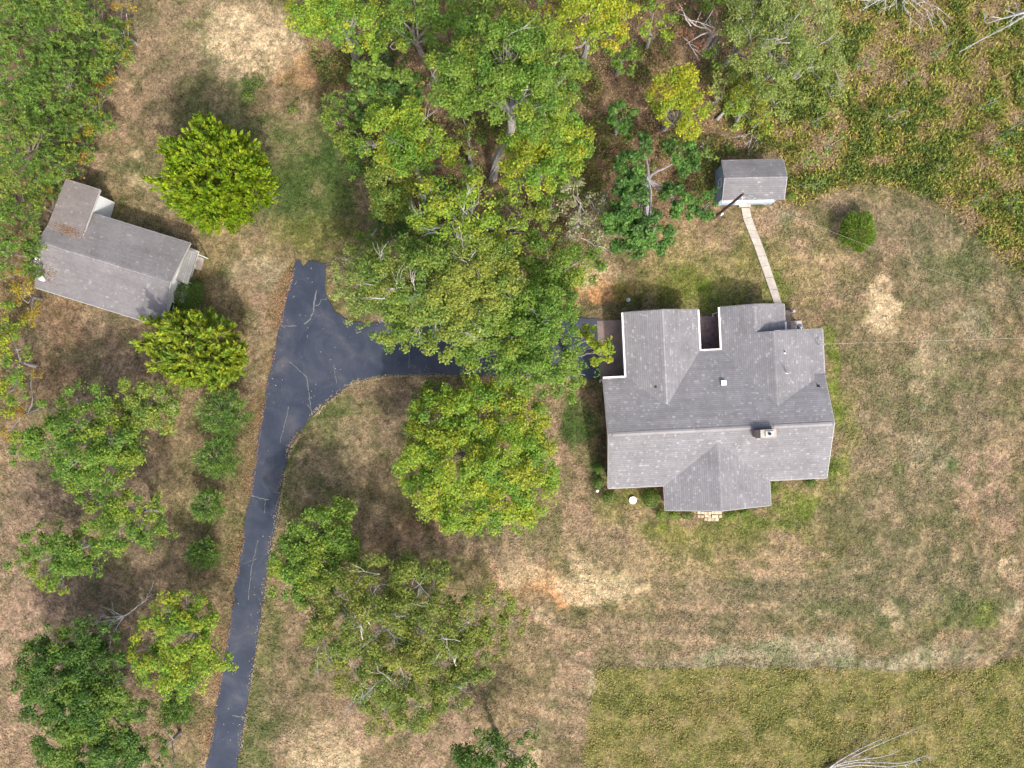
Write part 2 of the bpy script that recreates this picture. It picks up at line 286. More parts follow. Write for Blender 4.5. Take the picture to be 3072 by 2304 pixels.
def ground_color(X, Y):
    wx = X + (fbm(X, Y, 5.0, 11) - .5) * 5.0 + (fbm(X, Y, 1.2, 13, 3) - .5) * 1.6
    wy = Y + (fbm(X, Y, 5.0, 12) - .5) * 5.0 + (fbm(X, Y, 1.2, 14, 3) - .5) * 1.6
    px = wx / PX + 1536; py = -wy / PX + 1152
    n1 = fbm(X, Y, 9.0, 3); n2 = fbm(X, Y, 2.5, 4); n3 = fbm(X, Y, 4.0, 5); n4 = fbm(X, Y, 1.0, 6, 4); fi0 = fbm(X, Y, .45, 8, 2)
    base = np.array([0.215, 0.158, 0.098])[None] * (0.85 + 0.3 * n2)[:, None]
    gm = sstep(0.48, 0.66, n1) * 0.55
    col = base * (1 - gm[:, None]) + np.array([0.14, 0.128, 0.058])[None] * gm[:, None]
    for (bx, by, rx, ry, c, s) in BL:
        d = np.sqrt(((px - bx * V) / (rx * V)) ** 2 + ((py - by * V) / (ry * V)) ** 2)
        f = (1 - sstep(0.55, 1.15, d + (n3 - .5) * 0.5)) * s
        if c in 'BO': f = f * (.45 + .55 * sstep(.43, .52, .55 * n4 + .45 * fi0 + (1 - d) * .10)); c = c.lower()
        elif c in 'bpow': f = f * (0.2 + 0.8 * sstep(0.45, 0.53, .4 * n2 + .6 * n4 + (1 - d) * 0.14))
        ii = f > 0.004
        if ii.any():
            col[ii] = col[ii] * (1 - f[ii, None]) + np.array(COLS[c])[None] * f[ii, None]
    ex = X + (fbm(X, Y, 2.0, 41) - .5) * 1.0; ey = Y + (fbm(X, Y, 2.0, 42) - .5) * 1.0
    ms = inpoly(ex, ey, MEADOW); q = fbm(X, Y, 3.0, 51)
    mc = np.where((q > .52)[:, None], np.array([[.10, .10, .035]]), np.array([[.15, .10, .06]]))
    col[ms] = col[ms] * .3 + mc[ms] * .7
    fs = inpoly(X + (fbm(X, Y, 1.0, 43) - .5) * .5, Y + (fbm(X, Y, 1.0, 44) - .5) * .5, FIELD)
    fc = np.array([.17, .145, .05])[None] * (1 - q[:, None]) * 1.1 + np.array([.12, .13, .035])[None] * q[:, None] * 1.1
    col[fs] = col[fs] * .15 + fc[fs] * .85
    ws = inpoly(ex, ey, WOODS); col[ws] = col[ws] * .5 + np.array([.20, .135, .085]) * .5
    ls = inpoly(ex, ey, LEFTW); col[ls] = col[ls] * .4 + np.array([.15, .105, .05]) * .6
    mo = fbm(X, Y, 1.3, 101, 4); fi = fbm(X, Y, .55, 103, 2); bare_ = sstep(.30, .42, col[:, 0])
    a_ = (1 - sstep(.36, .50, mo)) * (1 - bare_) * .7; col = col * (1 - a_[:, None]) + col * np.array([.58, .72, .55]) * a_[:, None]
    b_ = sstep(.53, .66, mo) * .5; col = col * (1 - b_[:, None]) + (col * .5 + np.array([.165, .118, .075])) * b_[:, None]
    col *= (.78 + .44 * fi)[:, None]
    # mower passes: strips of longer and shorter turf
    vx = (X / PX + 1536) / V; vy = (-Y / PX + 1152) / V
    ax_ = vx - 1560; ay_ = vy - 900                      # the mower went round and round the house
    rd = np.hypot(np.maximum(np.abs(ax_) - 265, 0), np.maximum(np.abs(ay_) - 235, 0)); nz_ = fbm(X, Y, 3.0, 121, 3)
    wz = sstep(30, 70, rd) * (1 - sstep(420, 620, rd)) * sstep(-60, 160, np.maximum(ax_ - 60, ay_ - 120)) * (.35 + .65 * sstep(.35, .6, nz_)) * (.45 + .75 * sstep(180, 300, ay_) + .5 * (1 - sstep(-330, -200, ay_)))
    st = (np.sin(rd / 5.6 + 2.2 * nz_) * .6 + np.sin(rd / 13.0 + 1.2 * nz_) * .5) * wz
    st3 = np.sin(np.hypot(vx - 470, (vy - 160)) / 9.0) * np.exp(-((vx - 430) / 100) ** 2 - ((vy - 60) / 60) ** 2)
    tint_ = np.stack([1 + .20 * st, 1 + .16 * st, 1 + .17 * st], 1)
    col *= tint_ * (1 + 0.12 * st3)[:, None] * np.array([.86, .88, .86])
    return col

def axis(a, step):
    core = np.arange(-a, a + step / 2, step); out = []; v = a; s = step
    while v < 900: s *= 1.35; v += s; out.append(v)
    out = np.array(out); return np.concatenate([-out[::-1], core, out])
gx = axis(54, 0.28); gy = axis(42, 0.28)
GX, GY = np.meshgrid(gx, gy); gX = GX.ravel(); gY = GY.ravel()
GZ = -0.10 * fbm(gX, gY, 6.0, 71) - 0.05 * fbm(gX, gY, 0.9, 72, 2)
gc = ground_color(gX, gY)
me = bpy.data.meshes.new('ground'); nx, ny = len(gx), len(gy)
me.vertices.add(nx * ny); me.vertices.foreach_set('co', np.stack([gX, gY, GZ], 1).astype(np.float32).ravel())
ii = np.arange(nx * ny).reshape(ny, nx)
q = np.stack([ii[:-1, :-1], ii[:-1, 1:], ii[1:, 1:], ii[1:, :-1]], -1).reshape(-1, 4).astype(np.int32)
me.loops.add(q.size); me.loops.foreach_set('vertex_index', q.ravel()); me.polygons.add(len(q))
me.polygons.foreach_set('loop_start', np.arange(0, q.size, 4, dtype=np.int32)); me.polygons.foreach_set('use_smooth', np.ones(len(q), bool))
me.update(calc_edges=True)
at = me.attributes.new('Col', 'FLOAT_COLOR', 'POINT'); a4 = np.ones((nx * ny, 4), np.float32); a4[:, :3] = gc; at.data.foreach_set('color', a4.ravel())
me.materials.append(M['ground'])
go = link(bpy.data.objects.new('ground', me)); tag(go, kind='structure')

# ------------------------------------------------------------------ driveway, paths, slabs
def sheet(name, pts, z, mat, thick=0.1, jitter=0.0, parent=None, sub=0):
    q = []
    n = len(pts)
    for i in range(n):
        a = pts[i]; b = pts[(i + 1) % n]
        k = max(1, int(math.hypot(b[0] - a[0], b[1] - a[1]) / sub)) if sub else 1
        for t in range(k):
            f = t / k
            q.append((a[0] + (b[0] - a[0]) * f + rnd.gauss(0, jitter), a[1] + (b[1] - a[1]) * f + rnd.gauss(0, jitter)))
    tri = tessellate_polygon([[Vector((x, y, 0)) for x, y in q]])
    mb = MB()
    mb.v = [(x, y, z) for x, y in q] + [(x, y, z - thick) for x, y in q]
    for t in tri:
        a, b, c = (Vector((*q[i], 0)) for i in t)
        mb.f.append(t if (b - a).cross(c - a).z > 0 else t[::-1])
    m_ = len(q)
    for i in range(m_):
        j = (i + 1) % m_; mb.f.append((i, j, m_ + j, m_ + i))
    mb.c = [(1, 1, 1)] * len(mb.f)
    return mb.build(name, mat, parent)
drive = tag(sheet('driveway', DRIVE_W, 0.03, M['asphalt'], 0.2, 0.06, None, 0.4), kind='structure')
def crack(pts, wd=0.05):
    mb = MB(); p = PV(pts); q = []
    for i in range(len(p) - 1):
        k = max(2, int(math.hypot(p[i + 1][0] - p[i][0], p[i + 1][1] - p[i][1]) / 0.25))
        for t in range(k):
            f = t / k; q.append((p[i][0] + (p[i + 1][0] - p[i][0]) * f + rnd.gauss(0, .03), p[i][1] + (p[i + 1][1] - p[i][1]) * f + rnd.gauss(0, .03)))
    q.append(p[-1])
    for i in range(len(q) - 1):
        a, b = q[i], q[i + 1]; dx, dy = b[0] - a[0], b[1] - a[1]; l = math.hypot(dx, dy) or 1
        nx_, ny_ = -dy / l * wd / 2 * rnd.uniform(.5, 1.4), dx / l * wd / 2 * rnd.uniform(.5, 1.4)
        mb.poly([(a[0] - nx_, a[1] - ny_, .036), (b[0] - nx_, b[1] - ny_, .036), (b[0] + nx_, b[1] + ny_, .036), (a[0] + nx_, a[1] + ny_, .036)])
    return mb.build('crack', M['crack'], drive)
M['crack'] = mat_plain('crack_filler', (0.17, 0.175, 0.16), 0.9, 0.5, 3.0)
for c_, w_ in [([(951,870),(943,905),(941,935),(931,958),(913,972)],.09), ([(981,895),(965,900),(958,915),(947,916)],.06), ([(842,976),(868,979),(890,978)],.05), ([(870,1085),(900,1112),(920,1130),(925,1170),(933,1225)],.05),
           ([(925,1215),(936,1235)],.06),([(866,1220),(850,1290),(840,1330)],.05),([(755,1487),(790,1496),(808,1498)],.08),([(797,1500),(793,1540)],.05),([(697,2147),(733,2151)],.08),([(775,1620),(755,1700),(745,1800)],.04),
           ([(884,855),(890,842)],.05),([(735,1690),(770,1675)],.04),([(1003,1095),(1010,1150)],.04),([(1230,1000),(1228,1050),(1226,1105)],.035)]:
    crack(c_, w_)
WALK = [(2224,622),(2249,622),(2252.6,648),(2270,693),(2288,738),(2308,795),(2333,869),(2352,930),(2330,930),(2308,869),(2284,800),(2262.6,738),(2242.7,689.5),(2230,657)]
walk = tag(empty('path', (0, 0, 0)), kind='structure')
# concrete walk poured in bays: each bay a slab with its own joint
lft = [(2224,624),(2230,657),(2236,673),(2242.7,689.5),(2252,713),(2262.6,738),(2273,769),(2284,800),(2296,834),(2308,869),(2319,900),(2330,930)]
rgt = [(2249,624),(2254,651),(2262,672),(2270,693),(2279,715),(2288,738),(2298,766),(2308,795),(2320,832),(2333,869),(2342,900),(2352,930)]
for i in range(len(lft) - 1):
    a, b, c_, d_ = (P(*q_) for q_ in (lft[i], rgt[i], rgt[i + 1], lft[i + 1]))
    g_ = 0.012
    mb = MB(); mb.prism([(d_[0], d_[1] + g_), (c_[0], c_[1] + g_), (b[0], b[1] - g_), (a[0], a[1] - g_)], -.15, 0.035 + rnd.uniform(-.008, .008)); mb.build('slab', M['concrete'], walk)

# ------------------------------------------------------------------ roofs and buildings
def clip(poly, a, b, c):                   # keep a*x+b*y<=c
    out = []
    for i in range(len(poly)):
        p, q_ = poly[i], poly[(i + 1) % len(poly)]
        dp = a * p[0] + b * p[1] - c; dq = a * q_[0] + b * q_[1] - c
        if dp <= 0: out.append(p)
        if (dp < 0 < dq) or (dq < 0 < dp):
            t = dp / (dp - dq); out.append((p[0] + (q_[0] - p[0]) * t, p[1] + (q_[1] - p[1]) * t))
    return out
def shingle_slope(mb, p0, e, d, width, run, cut=None, expo=0.185, base=(0.222, 0.219, 0.229), pale=(0.33, 0.325, 0.33), pr=0.13, var=0.08):
    """p0 eave start, e unit eave dir (horizontal), d unit upslope dir; width x run, each tab a raised butt"""
    e = Vector(e); d = Vector(d); nrm = e.cross(d); nrm.normalize()
    if nrm.z < 0: nrm = -nrm
    p0 = Vector(p0); rows = int(math.ceil(run / expo))
    for r in range(rows):
        y0 = r * expo; y1 = min(run, y0 + expo * .88); x = -rnd.uniform(0, .33)
        rt = rnd.uniform(.95, 1.05)
        while x < width:
            x1 = x + rnd.choice((.12, .14, .2, .3, .33)); a, b = max(0, x), min(width, x1 - 0.004); x = x1
            if b - a < 0.02: continue
            t = rnd.random()
            f = rnd.uniform(1 - var, 1 + var) * rt
            col = tuple(c * f for c in base)
            if t < (pr if b - a < .17 else pr * .3): g_ = rnd.uniform(.5, 1); col = tuple(c * (1 - g_) + q_ * g_ for c, q_ in zip(base, pale))
            h = 0.024
            A = p0 + e * a + d * y0; Bv = p0 + e * b + d * y0; Cv = p0 + e * b + d * y1; D = p0 + e * a + d * y1
            A1 = A + nrm * h; B1 = Bv + nrm * h; C1 = Cv + nrm * .016; D1 = D + nrm * .016
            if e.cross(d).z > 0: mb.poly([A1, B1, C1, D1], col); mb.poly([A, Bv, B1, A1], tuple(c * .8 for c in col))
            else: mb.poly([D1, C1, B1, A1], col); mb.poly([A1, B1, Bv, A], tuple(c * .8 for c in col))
class Roof:
    """roof planes in a building's own frame (u, v, z)"""
    def __init__(s, parent, **kw): s.parent = parent; s.deck = MB(); s.sh = MB(); s.kw = kw
    def plane(s, ea, eb, ra, rb, thick=0.13, **kw):       # eave a->b, ridge a->b (points), eave horizontal
        ea, eb, ra, rb = map(Vector, (ea, eb, ra, rb))
        e = (eb - ea); wdt = e.length; e.normalize(); d = (ra - ea); d -= e * d.dot(e); run = d.length; d.normalize()
        k = dict(s.kw); k.update(kw)
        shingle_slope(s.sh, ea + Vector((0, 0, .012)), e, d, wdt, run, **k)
        q_ = [ea, eb, rb, ra]
        if (eb - ea).cross(ra - ea).z < 0: q_ = [ea, ra, rb, eb]
        s.deck.prism([(p.x, p.y) for p in q_], [p.z - thick for p in q_], [p.z for p in q_])
    def build(s):
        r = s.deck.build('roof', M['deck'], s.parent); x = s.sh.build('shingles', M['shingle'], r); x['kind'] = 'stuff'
        s.roof = r; return r
def gable_wall(mb, axis_, a0, a1, b0, bm, b1, z0, zm, z1, foot=-.1):
    """closed pentagon solid; axis 'u': ridge runs along u from a0 to a1, b across"""
    prof = [(b0, foot), (b1, foot), (b1, z1), (bm, zm), (b0, z0)]
    n = 5; b = len(mb.v)
    for a in (a0, a1):
        for (t, z) in prof: mb.v.append((a, t, z) if axis_ == 'u' else (t, a, z))
    f = [tuple(range(5))[::-1] if axis_ == 'u' else tuple(range(5)), tuple(range(5, 10)) if axis_ == 'u' else tuple(range(5, 10))[::-1]]
    for i in range(5):
        j = (i + 1) % 5; f.append((i, j, 5 + j, 5 + i) if axis_ == 'u' else (i, 5 + i, 5 + j, j))
    for q_ in f: mb.f.append(tuple(b + i for i in q_)); mb.c.append((1, 1, 1))
def window(parent, u, v, z, wd, hg, face):
    """face: 'n','s','e','w' outward; frame proud of the wall, pane recessed"""
    fr = MB(); t = .07; o = .05
    def bx(m_, a0, a1, z0, z1, d0, d1):
        if face in 'ns':
            sg = 1 if face == 'n' else -1; y0, y1 = sorted((v + sg * d0, v + sg * d1)); m_.box(u + a0, y0, z0, u + a1, y1, z1)
        else:
            sg = 1 if face == 'e' else -1; x0, x1 = sorted((u + sg * d0, u + sg * d1)); m_.box(x0, v + a0, z0, x1, v + a1, z1)
    h = wd / 2
    bx(fr, -h, h, z, z + t, -.02, o); bx(fr, -h, h, z + hg - t, z + hg, -.02, o); bx(fr, -h, -h + t, z + t, z + hg - t, -.02, o); bx(fr, h - t, h, z + t, z + hg - t, -.02, o)
    bx(fr, -h + t, h - t, z + hg / 2 - .02, z + hg / 2 + .02, -.02, o - .01)
    w_ = fr.build('window', M['white'], parent); g_ = MB(); bx(g_, -h + t, h - t, z + t, z + hg - t, -.02, .015); g_.build('pane', M['glass'], w_)
def strip(parent, name, a, b, wd, hg, mat, off=(0, 0, 0)):
    mb = MB(); a = Vector(a) + Vector(off); b = Vector(b) + Vector(off); d = (b - a); n_ = Vector((-d.y, d.x, 0)); n_.normalize(); n_ *= wd / 2
    pts = [a - n_, b - n_, b + n_, a + n_]
    mb.prism([(p.x, p.y) for p in pts], [p.z - hg / 2 for p in pts], [p.z + hg / 2 for p in pts]); return mb.build(name, mat, parent)

# --- main house
H = empty('house', (*P(1825, 1465, 3.0)[:2], 0), math.radians(2.8))
tag(H, 'long brick ranch house with many grey shingled gables and white gutters', 'house')
zr = 4.85; vr = 4.97; pb = 0.33
def zb(v): return zr - pb * (v - vr)
rf = Roof(H)
rf.plane((0, 0, 3.0), (19.55, 0, 3.0), (0, vr, zr), (19.55, vr, zr))                       # front slope
rf.plane((2.6, 9.83, zb(9.83)), (-.03, 9.83, zb(9.83)), (2.6, vr, zr), (-.03, vr, zr))      # rear slope in three widths
rf.plane((13.2, 11.87, zb(11.87)), (2.6, 11.87, zb(11.87)), (13.2, vr, zr), (2.6, vr, zr))
rf.plane((19.6, 9.36, zb(9.36)), (13.2, 9.36, zb(9.36)), (19.6, vr, zr), (13.2, vr, zr))
zg = 4.13                                                                                   # garage wing
gl = zb(9.83) - .02
rf.plane((2.02, 15.6, gl), (2.02, 9.6, gl), (5.32, 15.6, zg), (5.32, 9.6, zg))
rf.plane((2.02 + .55, 9.6, gl + .55 * (zg - gl) / 3.3), (2.57, 7.3, gl + .55 * (zg - gl) / 3.3), (5.32, 9.6, zg), (5.32, 7.3, zg))
rf.plane((8.87, 7.0, zb(11.87) - .02), (8.87, 15.6, zb(11.87) - .02), (5.32, 7.0, zg), (5.32, 15.6, zg))
zw = 4.27; zl = zb(11.87) - .02; sl_ = (zw - zl) / (15.0 - 10.85)                           # rear wing with the lower offset gable
z1r = zl + sl_ * (13.6 - 10.85)
rf.plane((10.85, 13.25, zl), (10.85, 6.6, zl), (15.0, 13.25, zw), (15.0, 6.6, zw))
rf.plane((10.85, 15.72, zl), (10.85, 13.25, zl), (13.6, 15.72, z1r), (13.6, 13.25, z1r))
rf.plane((16.62, 12.8, z1r - 1.02), (16.62, 15.72, z1r - 1.02), (13.6, 12.8, z1r), (13.6, 15.72, z1r))
rf.plane((19.62, 9.35, zb(9.36) - .02), (19.62, 13.25, zb(9.36) - .02), (15.0, 9.35, zw), (15.0, 13.25, zw))
rf.plane((18.6, 6.6, zb(9.36) - .02 + 1.02 * (zw - zb(9.36) + .02) / 4.62), (18.6, 9.35, zb(9.36) - .02 + 1.02 * (zw - zb(9.36) + .02) / 4.62), (15.0, 6.6, zw), (15.0, 9.35, zw))
zf = 4.42                                                                                   # front gable
rf.plane((5.0, 4.0, 2.99), (5.0, -2.22, 2.99), (9.6, 4.0, zf), (9.6, -2.22, zf))
rf.plane((14.43, -2.22, 2.99), (14.43, 4.0, 2.99), (9.6, -2.22, zf), (9.6, 4.0, zf))
roof = rf.build()
wl = MB()
gable_wall(wl, 'u', .45, 19.15, .4, vr, 9.4, 2.98, zr - .17, zb(9.4) - .17)
wl.box(3.0, 9.0, -.1, 12.8, 11.45, 2.4)
gable_wall(wl, 'v', 7.5, 15.2, 2.42, 5.32, 8.47, gl - .06, zg - .17, zl - .02)
gable_wall(wl, 'v', 7.0, 12.95, 11.25, 15.0, 19.22, zl - .02, zw - .17, zb(9.36) - .12)
gable_wall(wl, 'v', 12.0, 15.35, 11.27, 13.6, 16.22, zl - .03, z1r - .17, z1r - 1.06)
gable_wall(wl, 'v', -1.85, 4.0, 5.4, 9.6, 14.03, 2.95, zf - .17, 2.95)
wl.build('wall', M['brick'], H)
# ridge vent on the main ridge, ridge caps on the wings, valley lines come from the crossing planes
for a, b in (((.35, vr - .02, zr + .05), (12.35, vr - .02, zr + .05)), ((14.3, vr - .02, zr + .05), (19.4, vr - .02, zr + .05))):
    n_ = int((b[0] - a[0]) / 1.2)
    for i in range(n_):
        u0 = a[0] + (b[0] - a[0]) * i / n_; u1 = a[0] + (b[0] - a[0]) * (i + 1) / n_ - .012
        mb = MB(); c0 = rnd.uniform(.92, 1.08)
        for sg, pt in ((-1, .372), (1, pb)):
            y1 = vr - .02 + sg * .17
            pts = [(u0, vr - .02, zr + .075), (u1, vr - .02, zr + .075), (u1, y1, zr + .075 - .17 * pt), (u0, y1, zr + .075 - .17 * pt)]
            low = [(p[0], p[1], p[2] - .05) for p in pts]
            if sg > 0: mb.poly(pts, (.27 * c0, .26 * c0, .26 * c0))
            else: mb.poly(pts[::-1], (.27 * c0, .26 * c0, .26 * c0))
            mb.poly([pts[3], pts[2], low[2], low[3]], (.04,) * 3); mb.poly([pts[0], pts[3], low[3], low[0]], (.2,) * 3); mb.poly([pts[1], pts[2], low[2], low[1]], (.2,) * 3)
        mb.build('ridge_vent', M['shingle'], roof)
def ridge_cap(parent, a, b, h=.03, wd=.26, col=(.30, .295, .305)):
    mb = MB(); a = Vector(a); b = Vector(b); n_ = max(1, int((b - a).length / .3)); d = (b - a) / n_; s_ = Vector((-d.y, d.x, 0)); s_.normalize(); s_ *= wd / 2
    for i in range(n_):
        p = a + d * i; q_ = a + d * (i + 1); f = rnd.uniform(.85, 1.15); c_ = tuple(x_ * f for x_ in col)
        up = Vector((0, 0, h)); up2 = Vector((0, 0, h + .015)); dn = Vector((0, 0, -.03))
        mb.poly([p - s_ + dn, p + up2, q_ + up, q_ - s_ + dn][::-1], c_); mb.poly([p + up2, p + s_ + dn, q_ + s_ + dn, q_ + up][::-1], c_)
    o = mb.build('ridge_cap', M['shingle'], parent); return o
ridge_cap(roof, (5.32, 7.3, zg), (5.32, 15.55, zg)); ridge_cap(roof, (15.0, 6.8, zw), (15.0, 13.2, zw)); ridge_cap(roof, (13.6, 13.3, z1r), (13.6, 15.7, z1r)); ridge_cap(roof, (9.6, 3.8, zf), (9.6, -2.2, zf))
# white gutters along the eaves
def gutter(a, b, wd=.15): return strip(H, 'gutter', a, b, wd, .12, M['white'], (0, 0, -.02))
gutter((2.02 - .06, 15.6, gl), (2.02 - .06, 9.77, gl)); gutter((-.03, 9.9, zb(9.83)), (1.95, 9.9, zb(9.83)))
gutter((8.94, 15.6, zl), (8.94, 11.95, zl)); gutter((8.87, 11.94, zl), (10.85, 11.94, zl)); gutter((10.78, 12.03, zl), (10.78, 15.72, zl))
gutter((16.68, 13.3, z1r - 1.02), (16.68, 14.1, z1r - 1.02))
for a, b in (((0, -.04, 3.0), (4.95, -.04, 3.0)), ((14.45, -.04, 3.0), (19.55, -.04, 3.0)), ((14.47, -.1, 2.98), (14.47, -2.22, 2.98)), ((4.96, -2.22, 2.98), (4.96, -.05, 2.98)), ((19.66, 9.4, zb(9.36)), (19.66, 13.25, zb(9.36))), ((16.66, 14.15, z1r - 1.02), (16.66, 15.72, z1r - 1.02))):
    strip(H, 'drip_edge', a, b, .05, .09, M['trim'], (0, 0, -.06))
def rake(a, b): strip(H, 'rake_board', a, b, .05, .13, M['trim'], (0, 0, -.09))
rake((-.03, 0, 3.0), (-.03, vr, zr)); rake((-.06, vr, zr), (-.06, 9.83, zb(9.83))); rake((19.59, 0, 3.0), (19.62, vr, zr)); rake((19.64, vr, zr), (19.64, 9.3, zb(9.36)))
rake((5.0, -2.25, 2.99), (9.6, -2.25, zf)); rake((9.6, -2.25, zf), (14.43, -2.25, 2.99)); rake((2.02, 15.63, gl), (5.32, 15.63, zg)); rake((5.32, 15.63, zg), (8.87, 15.63, zl)); rake((10.85, 15.75, zl), (13.6, 15.75, z1r)); rake((13.6, 15.75, z1r), (16.62, 15.75, z1r - 1.02)); rake((15.0, 13.28, zw), (19.62, 13.28, zb(9.36)))
# chimney: brick stack, white cap, flues
ch = MB(); ch.box(12.55, 4.12, 3.6, 14.22, 4.72, 5.45); cho = ch.build('chimney', M['brick'], roof)
cp = MB(); cp.box(12.9, 4.07, 5.45, 14.27, 4.77, 5.56); mc = MB(); mc.box(13.3, 4.2, 5.56, 14.0, 4.64, 5.68); mc.build('flue_cover', M['metal'], cho); cp.build('chimney_cap', M['concrete'], cho)
fl = MB(); fl.lathe(13.62, 4.42, [(.13, 5.68), (.13, 5.8), (.10, 5.8), (.10, 5.7)], 12); fl.build('flue', M['dark'], cho); fl = MB(); fl.box(12.5, 4.07, 5.45, 12.89, 4.77, 5.50); fl.build('dark_opening', M['dark'], cho)  # black plate stands in for the dark opening at the stack's left end
def pipe(u, v, z, h, r, mat, name='vent_pipe'):
    mb = MB(); mb.lathe(u, v, [(r * 2.2, z - .08), (r * 2.0, z + .03), (r, z + .06), (r, z + h), (r * .7, z + h), (r * .7, z + h - .05)], 10); return mb.build(name, mat, roof)
pipe(4.50, 8.85, zb(8.85) + .3, .16, .08, M['dark']); pipe(15.9, 11.35, zw - .17, .30, .07, M['metal']); pipe(15.95, 9.55, zw - .17, .9, .05, M['white']); pipe(18.83, 8.2, zb(8.2), .22, .08, M['dark'])
vb = MB(); vb.box(10.35, 8.75, zb(8.75) - .15, 10.72, 9.1, zb(8.75) + .12); vb.box(10.3, 8.7, zb(8.75) + .12, 10.77, 9.15, zb(8.75) + .16); vb.build('roof_vent', M['white'], roof)
# service mast on the east eave
ma = MB(); ma.tube([(19.1, 11.9, 2.5), (19.1, 11.9, 4.15), (19.25, 11.9, 4.28), (19.42, 11.9, 4.2)], [.04, .04, .05, .06], 8); mast = ma.build('service_mast', M['metal'], H)
# openings
for u in (1.9, 3.4): window(H, u, .4, 1.0, 1.1, 1.35, 's')
for u in (16.0, 17.8): window(H, u, .4, 1.0, 1.1, 1.35, 's')
window(H, 7.2, -1.85, .9, 1.7, 1.45, 's'); window(H, 12.0, -1.85, .9, 1.5, 1.45, 's')
for v in (2.4, 7.0): window(H, .45, v, 1.0, 1.1, 1.3, 'w'); window(H, 19.15, v - .2, 1.0, 1.1, 1.3, 'e')
window(H, 5.4, 15.2, 1.0, 1.2, 1.2, 'n'); window(H, 13.6, 15.35, 1.0, 1.2, 1.2, 'n'); window(H, 10.2, 11.45, .9, 1.0, 1.3, 'n'); window(H, 19.22, 11.1, 1.0, 1.1, 1.2, 'e')
dr = MB(); dr.box(9.35, -1.92, 0.05, 10.3, -1.84, 2.1); dro = dr.build('door', M['white'], H); hb = MB(); hb.lathe(10.18, -1.95, [(.03, 1.0), (.04, 1.04), (.03, 1.08)], 8); hb.build('handle', M['dark'], dro)
gd = empty('garage_door'); gd.parent = H
for i in range(4):
    mb = MB(); mb.box(2.33, 10.6, .05 + i * .53, 2.41, 14.6, .05 + i * .53 + .51); mb.build('panel', M['white'], gd)
mt = MB(); mt.box(5.2, -1.55, 1.2, 5.39, -1.2, 1.75); mt.lathe(5.18, -1.38, [(.1, 1.5), (.1, 1.62)], 10); mt.build('meter_box', M['dark'], H)
ac = MB(); ac.box(16.3, 13.5, 1.1, 16.95, 14.05, 1.55); acu = ac.build('air_conditioner', M['white'], H)
for i in range(6):
    g_ = MB(); g_.box(16.95, 13.53 + i * .085, 1.14, 16.965, 13.58 + i * .085, 1.51); g_.build('grille', M['metal'], acu)
for (u, v, zt) in ((8.75, 15.25, 2.4), (10.95, 15.35, 2.4), (.1, 9.7, 2.9), (19.4, .25, 2.8)):
    d_ = MB(); d_.box(u - .05, v - .04, .05, u + .05, v + .04, zt); d_.box(u - .05, v - .25, .0, u + .05, v - .04, .08); d_.build('downspout', M['white'], H)
def hw(u, v):                                # house frame -> world
    c_, s_ = math.cos(math.radians(2.8)), math.sin(math.radians(2.8)); return (H.location.x + u * c_ - v * s_, H.location.y + u * s_ + v * c_)
tag(sheet('garage_apron', [hw(.1, 9.5), hw(2.5, 9.5), hw(2.5, 15.25), hw(.1, 15.25)], .05, M['apron'], .2), kind='structure')
tag(sheet('courtyard_slab', [hw(8.3, 11.2), hw(11.4, 11.2), hw(11.4, 15.2), hw(8.3, 15.2)], .05, M['court'], .2), kind='structure')
tag(sheet('patio', [hw(18.2, 13.0), hw(19.25, 13.0), hw(19.25, 14.35), hw(18.2, 14.35)], .05, M['concrete'], .2), kind='structure')
dk = empty('wooden_deck', (*hw(0, 0), 0), math.radians(2.8)); tag(dk, 'small weathered plank deck in the corner behind the brick house', 'deck')
for i in range(15):
    t_ = rnd.uniform(.8, 1.15); mb = MB(); mb.box(16.25, 13.05 + i * .155, .12, 18.18, 13.05 + i * .155 + .14, .16 + rnd.uniform(0, .008), (.33 * t_, .26 * t_, .21 * t_)); mb.build('plank', M['wood'], dk)
for jx in (16.3, 18.05):
    mb = MB(); mb.box(jx, 13.08, -.1, jx + .1, 15.3, .12, (.2, .16, .13)); mb.build('joist', M['wood'], dk)
po = MB(); po.box(18.2, 15.12, -.1, 18.36, 15.28, .75); po.box(18.17, 15.09, .75, 18.39, 15.31, .8); po.build('post', M['white'], dk)
# grill on the patio
gx_, gy_ = hw(18.75, 13.75); gr = empty('kettle_grill', (gx_, gy_, .05)); tag(gr, 'small dark kettle grill standing on the patio pad behind the house', 'grill')
mb = MB(); mb.lathe(0, 0, [(.05, .5), (.2, .55), (.27, .68), (.27, .72)], 16); mb.build('bowl', M['dark'], gr)
mb = MB(); mb.lathe(0, 0, [(.275, .722), (.25, .82), (.12, .9), (.02, .92)], 16); mb.build('lid', M['metal'], gr)
for k in range(3):
    a = k * 2.1; mb = MB(); mb.tube([(.12 * math.cos(a), .12 * math.sin(a), .55), (.3 * math.cos(a), .3 * math.sin(a), 0)], .014, 5); mb.build('leg', M['dark'], gr)
mb = MB(); mb.tube([(-.06, 0, .92), (-.05, 0, .97), (.05, 0, .97), (.06, 0, .92)], .012, 5); mb.build('handle', M['dark'], gr)

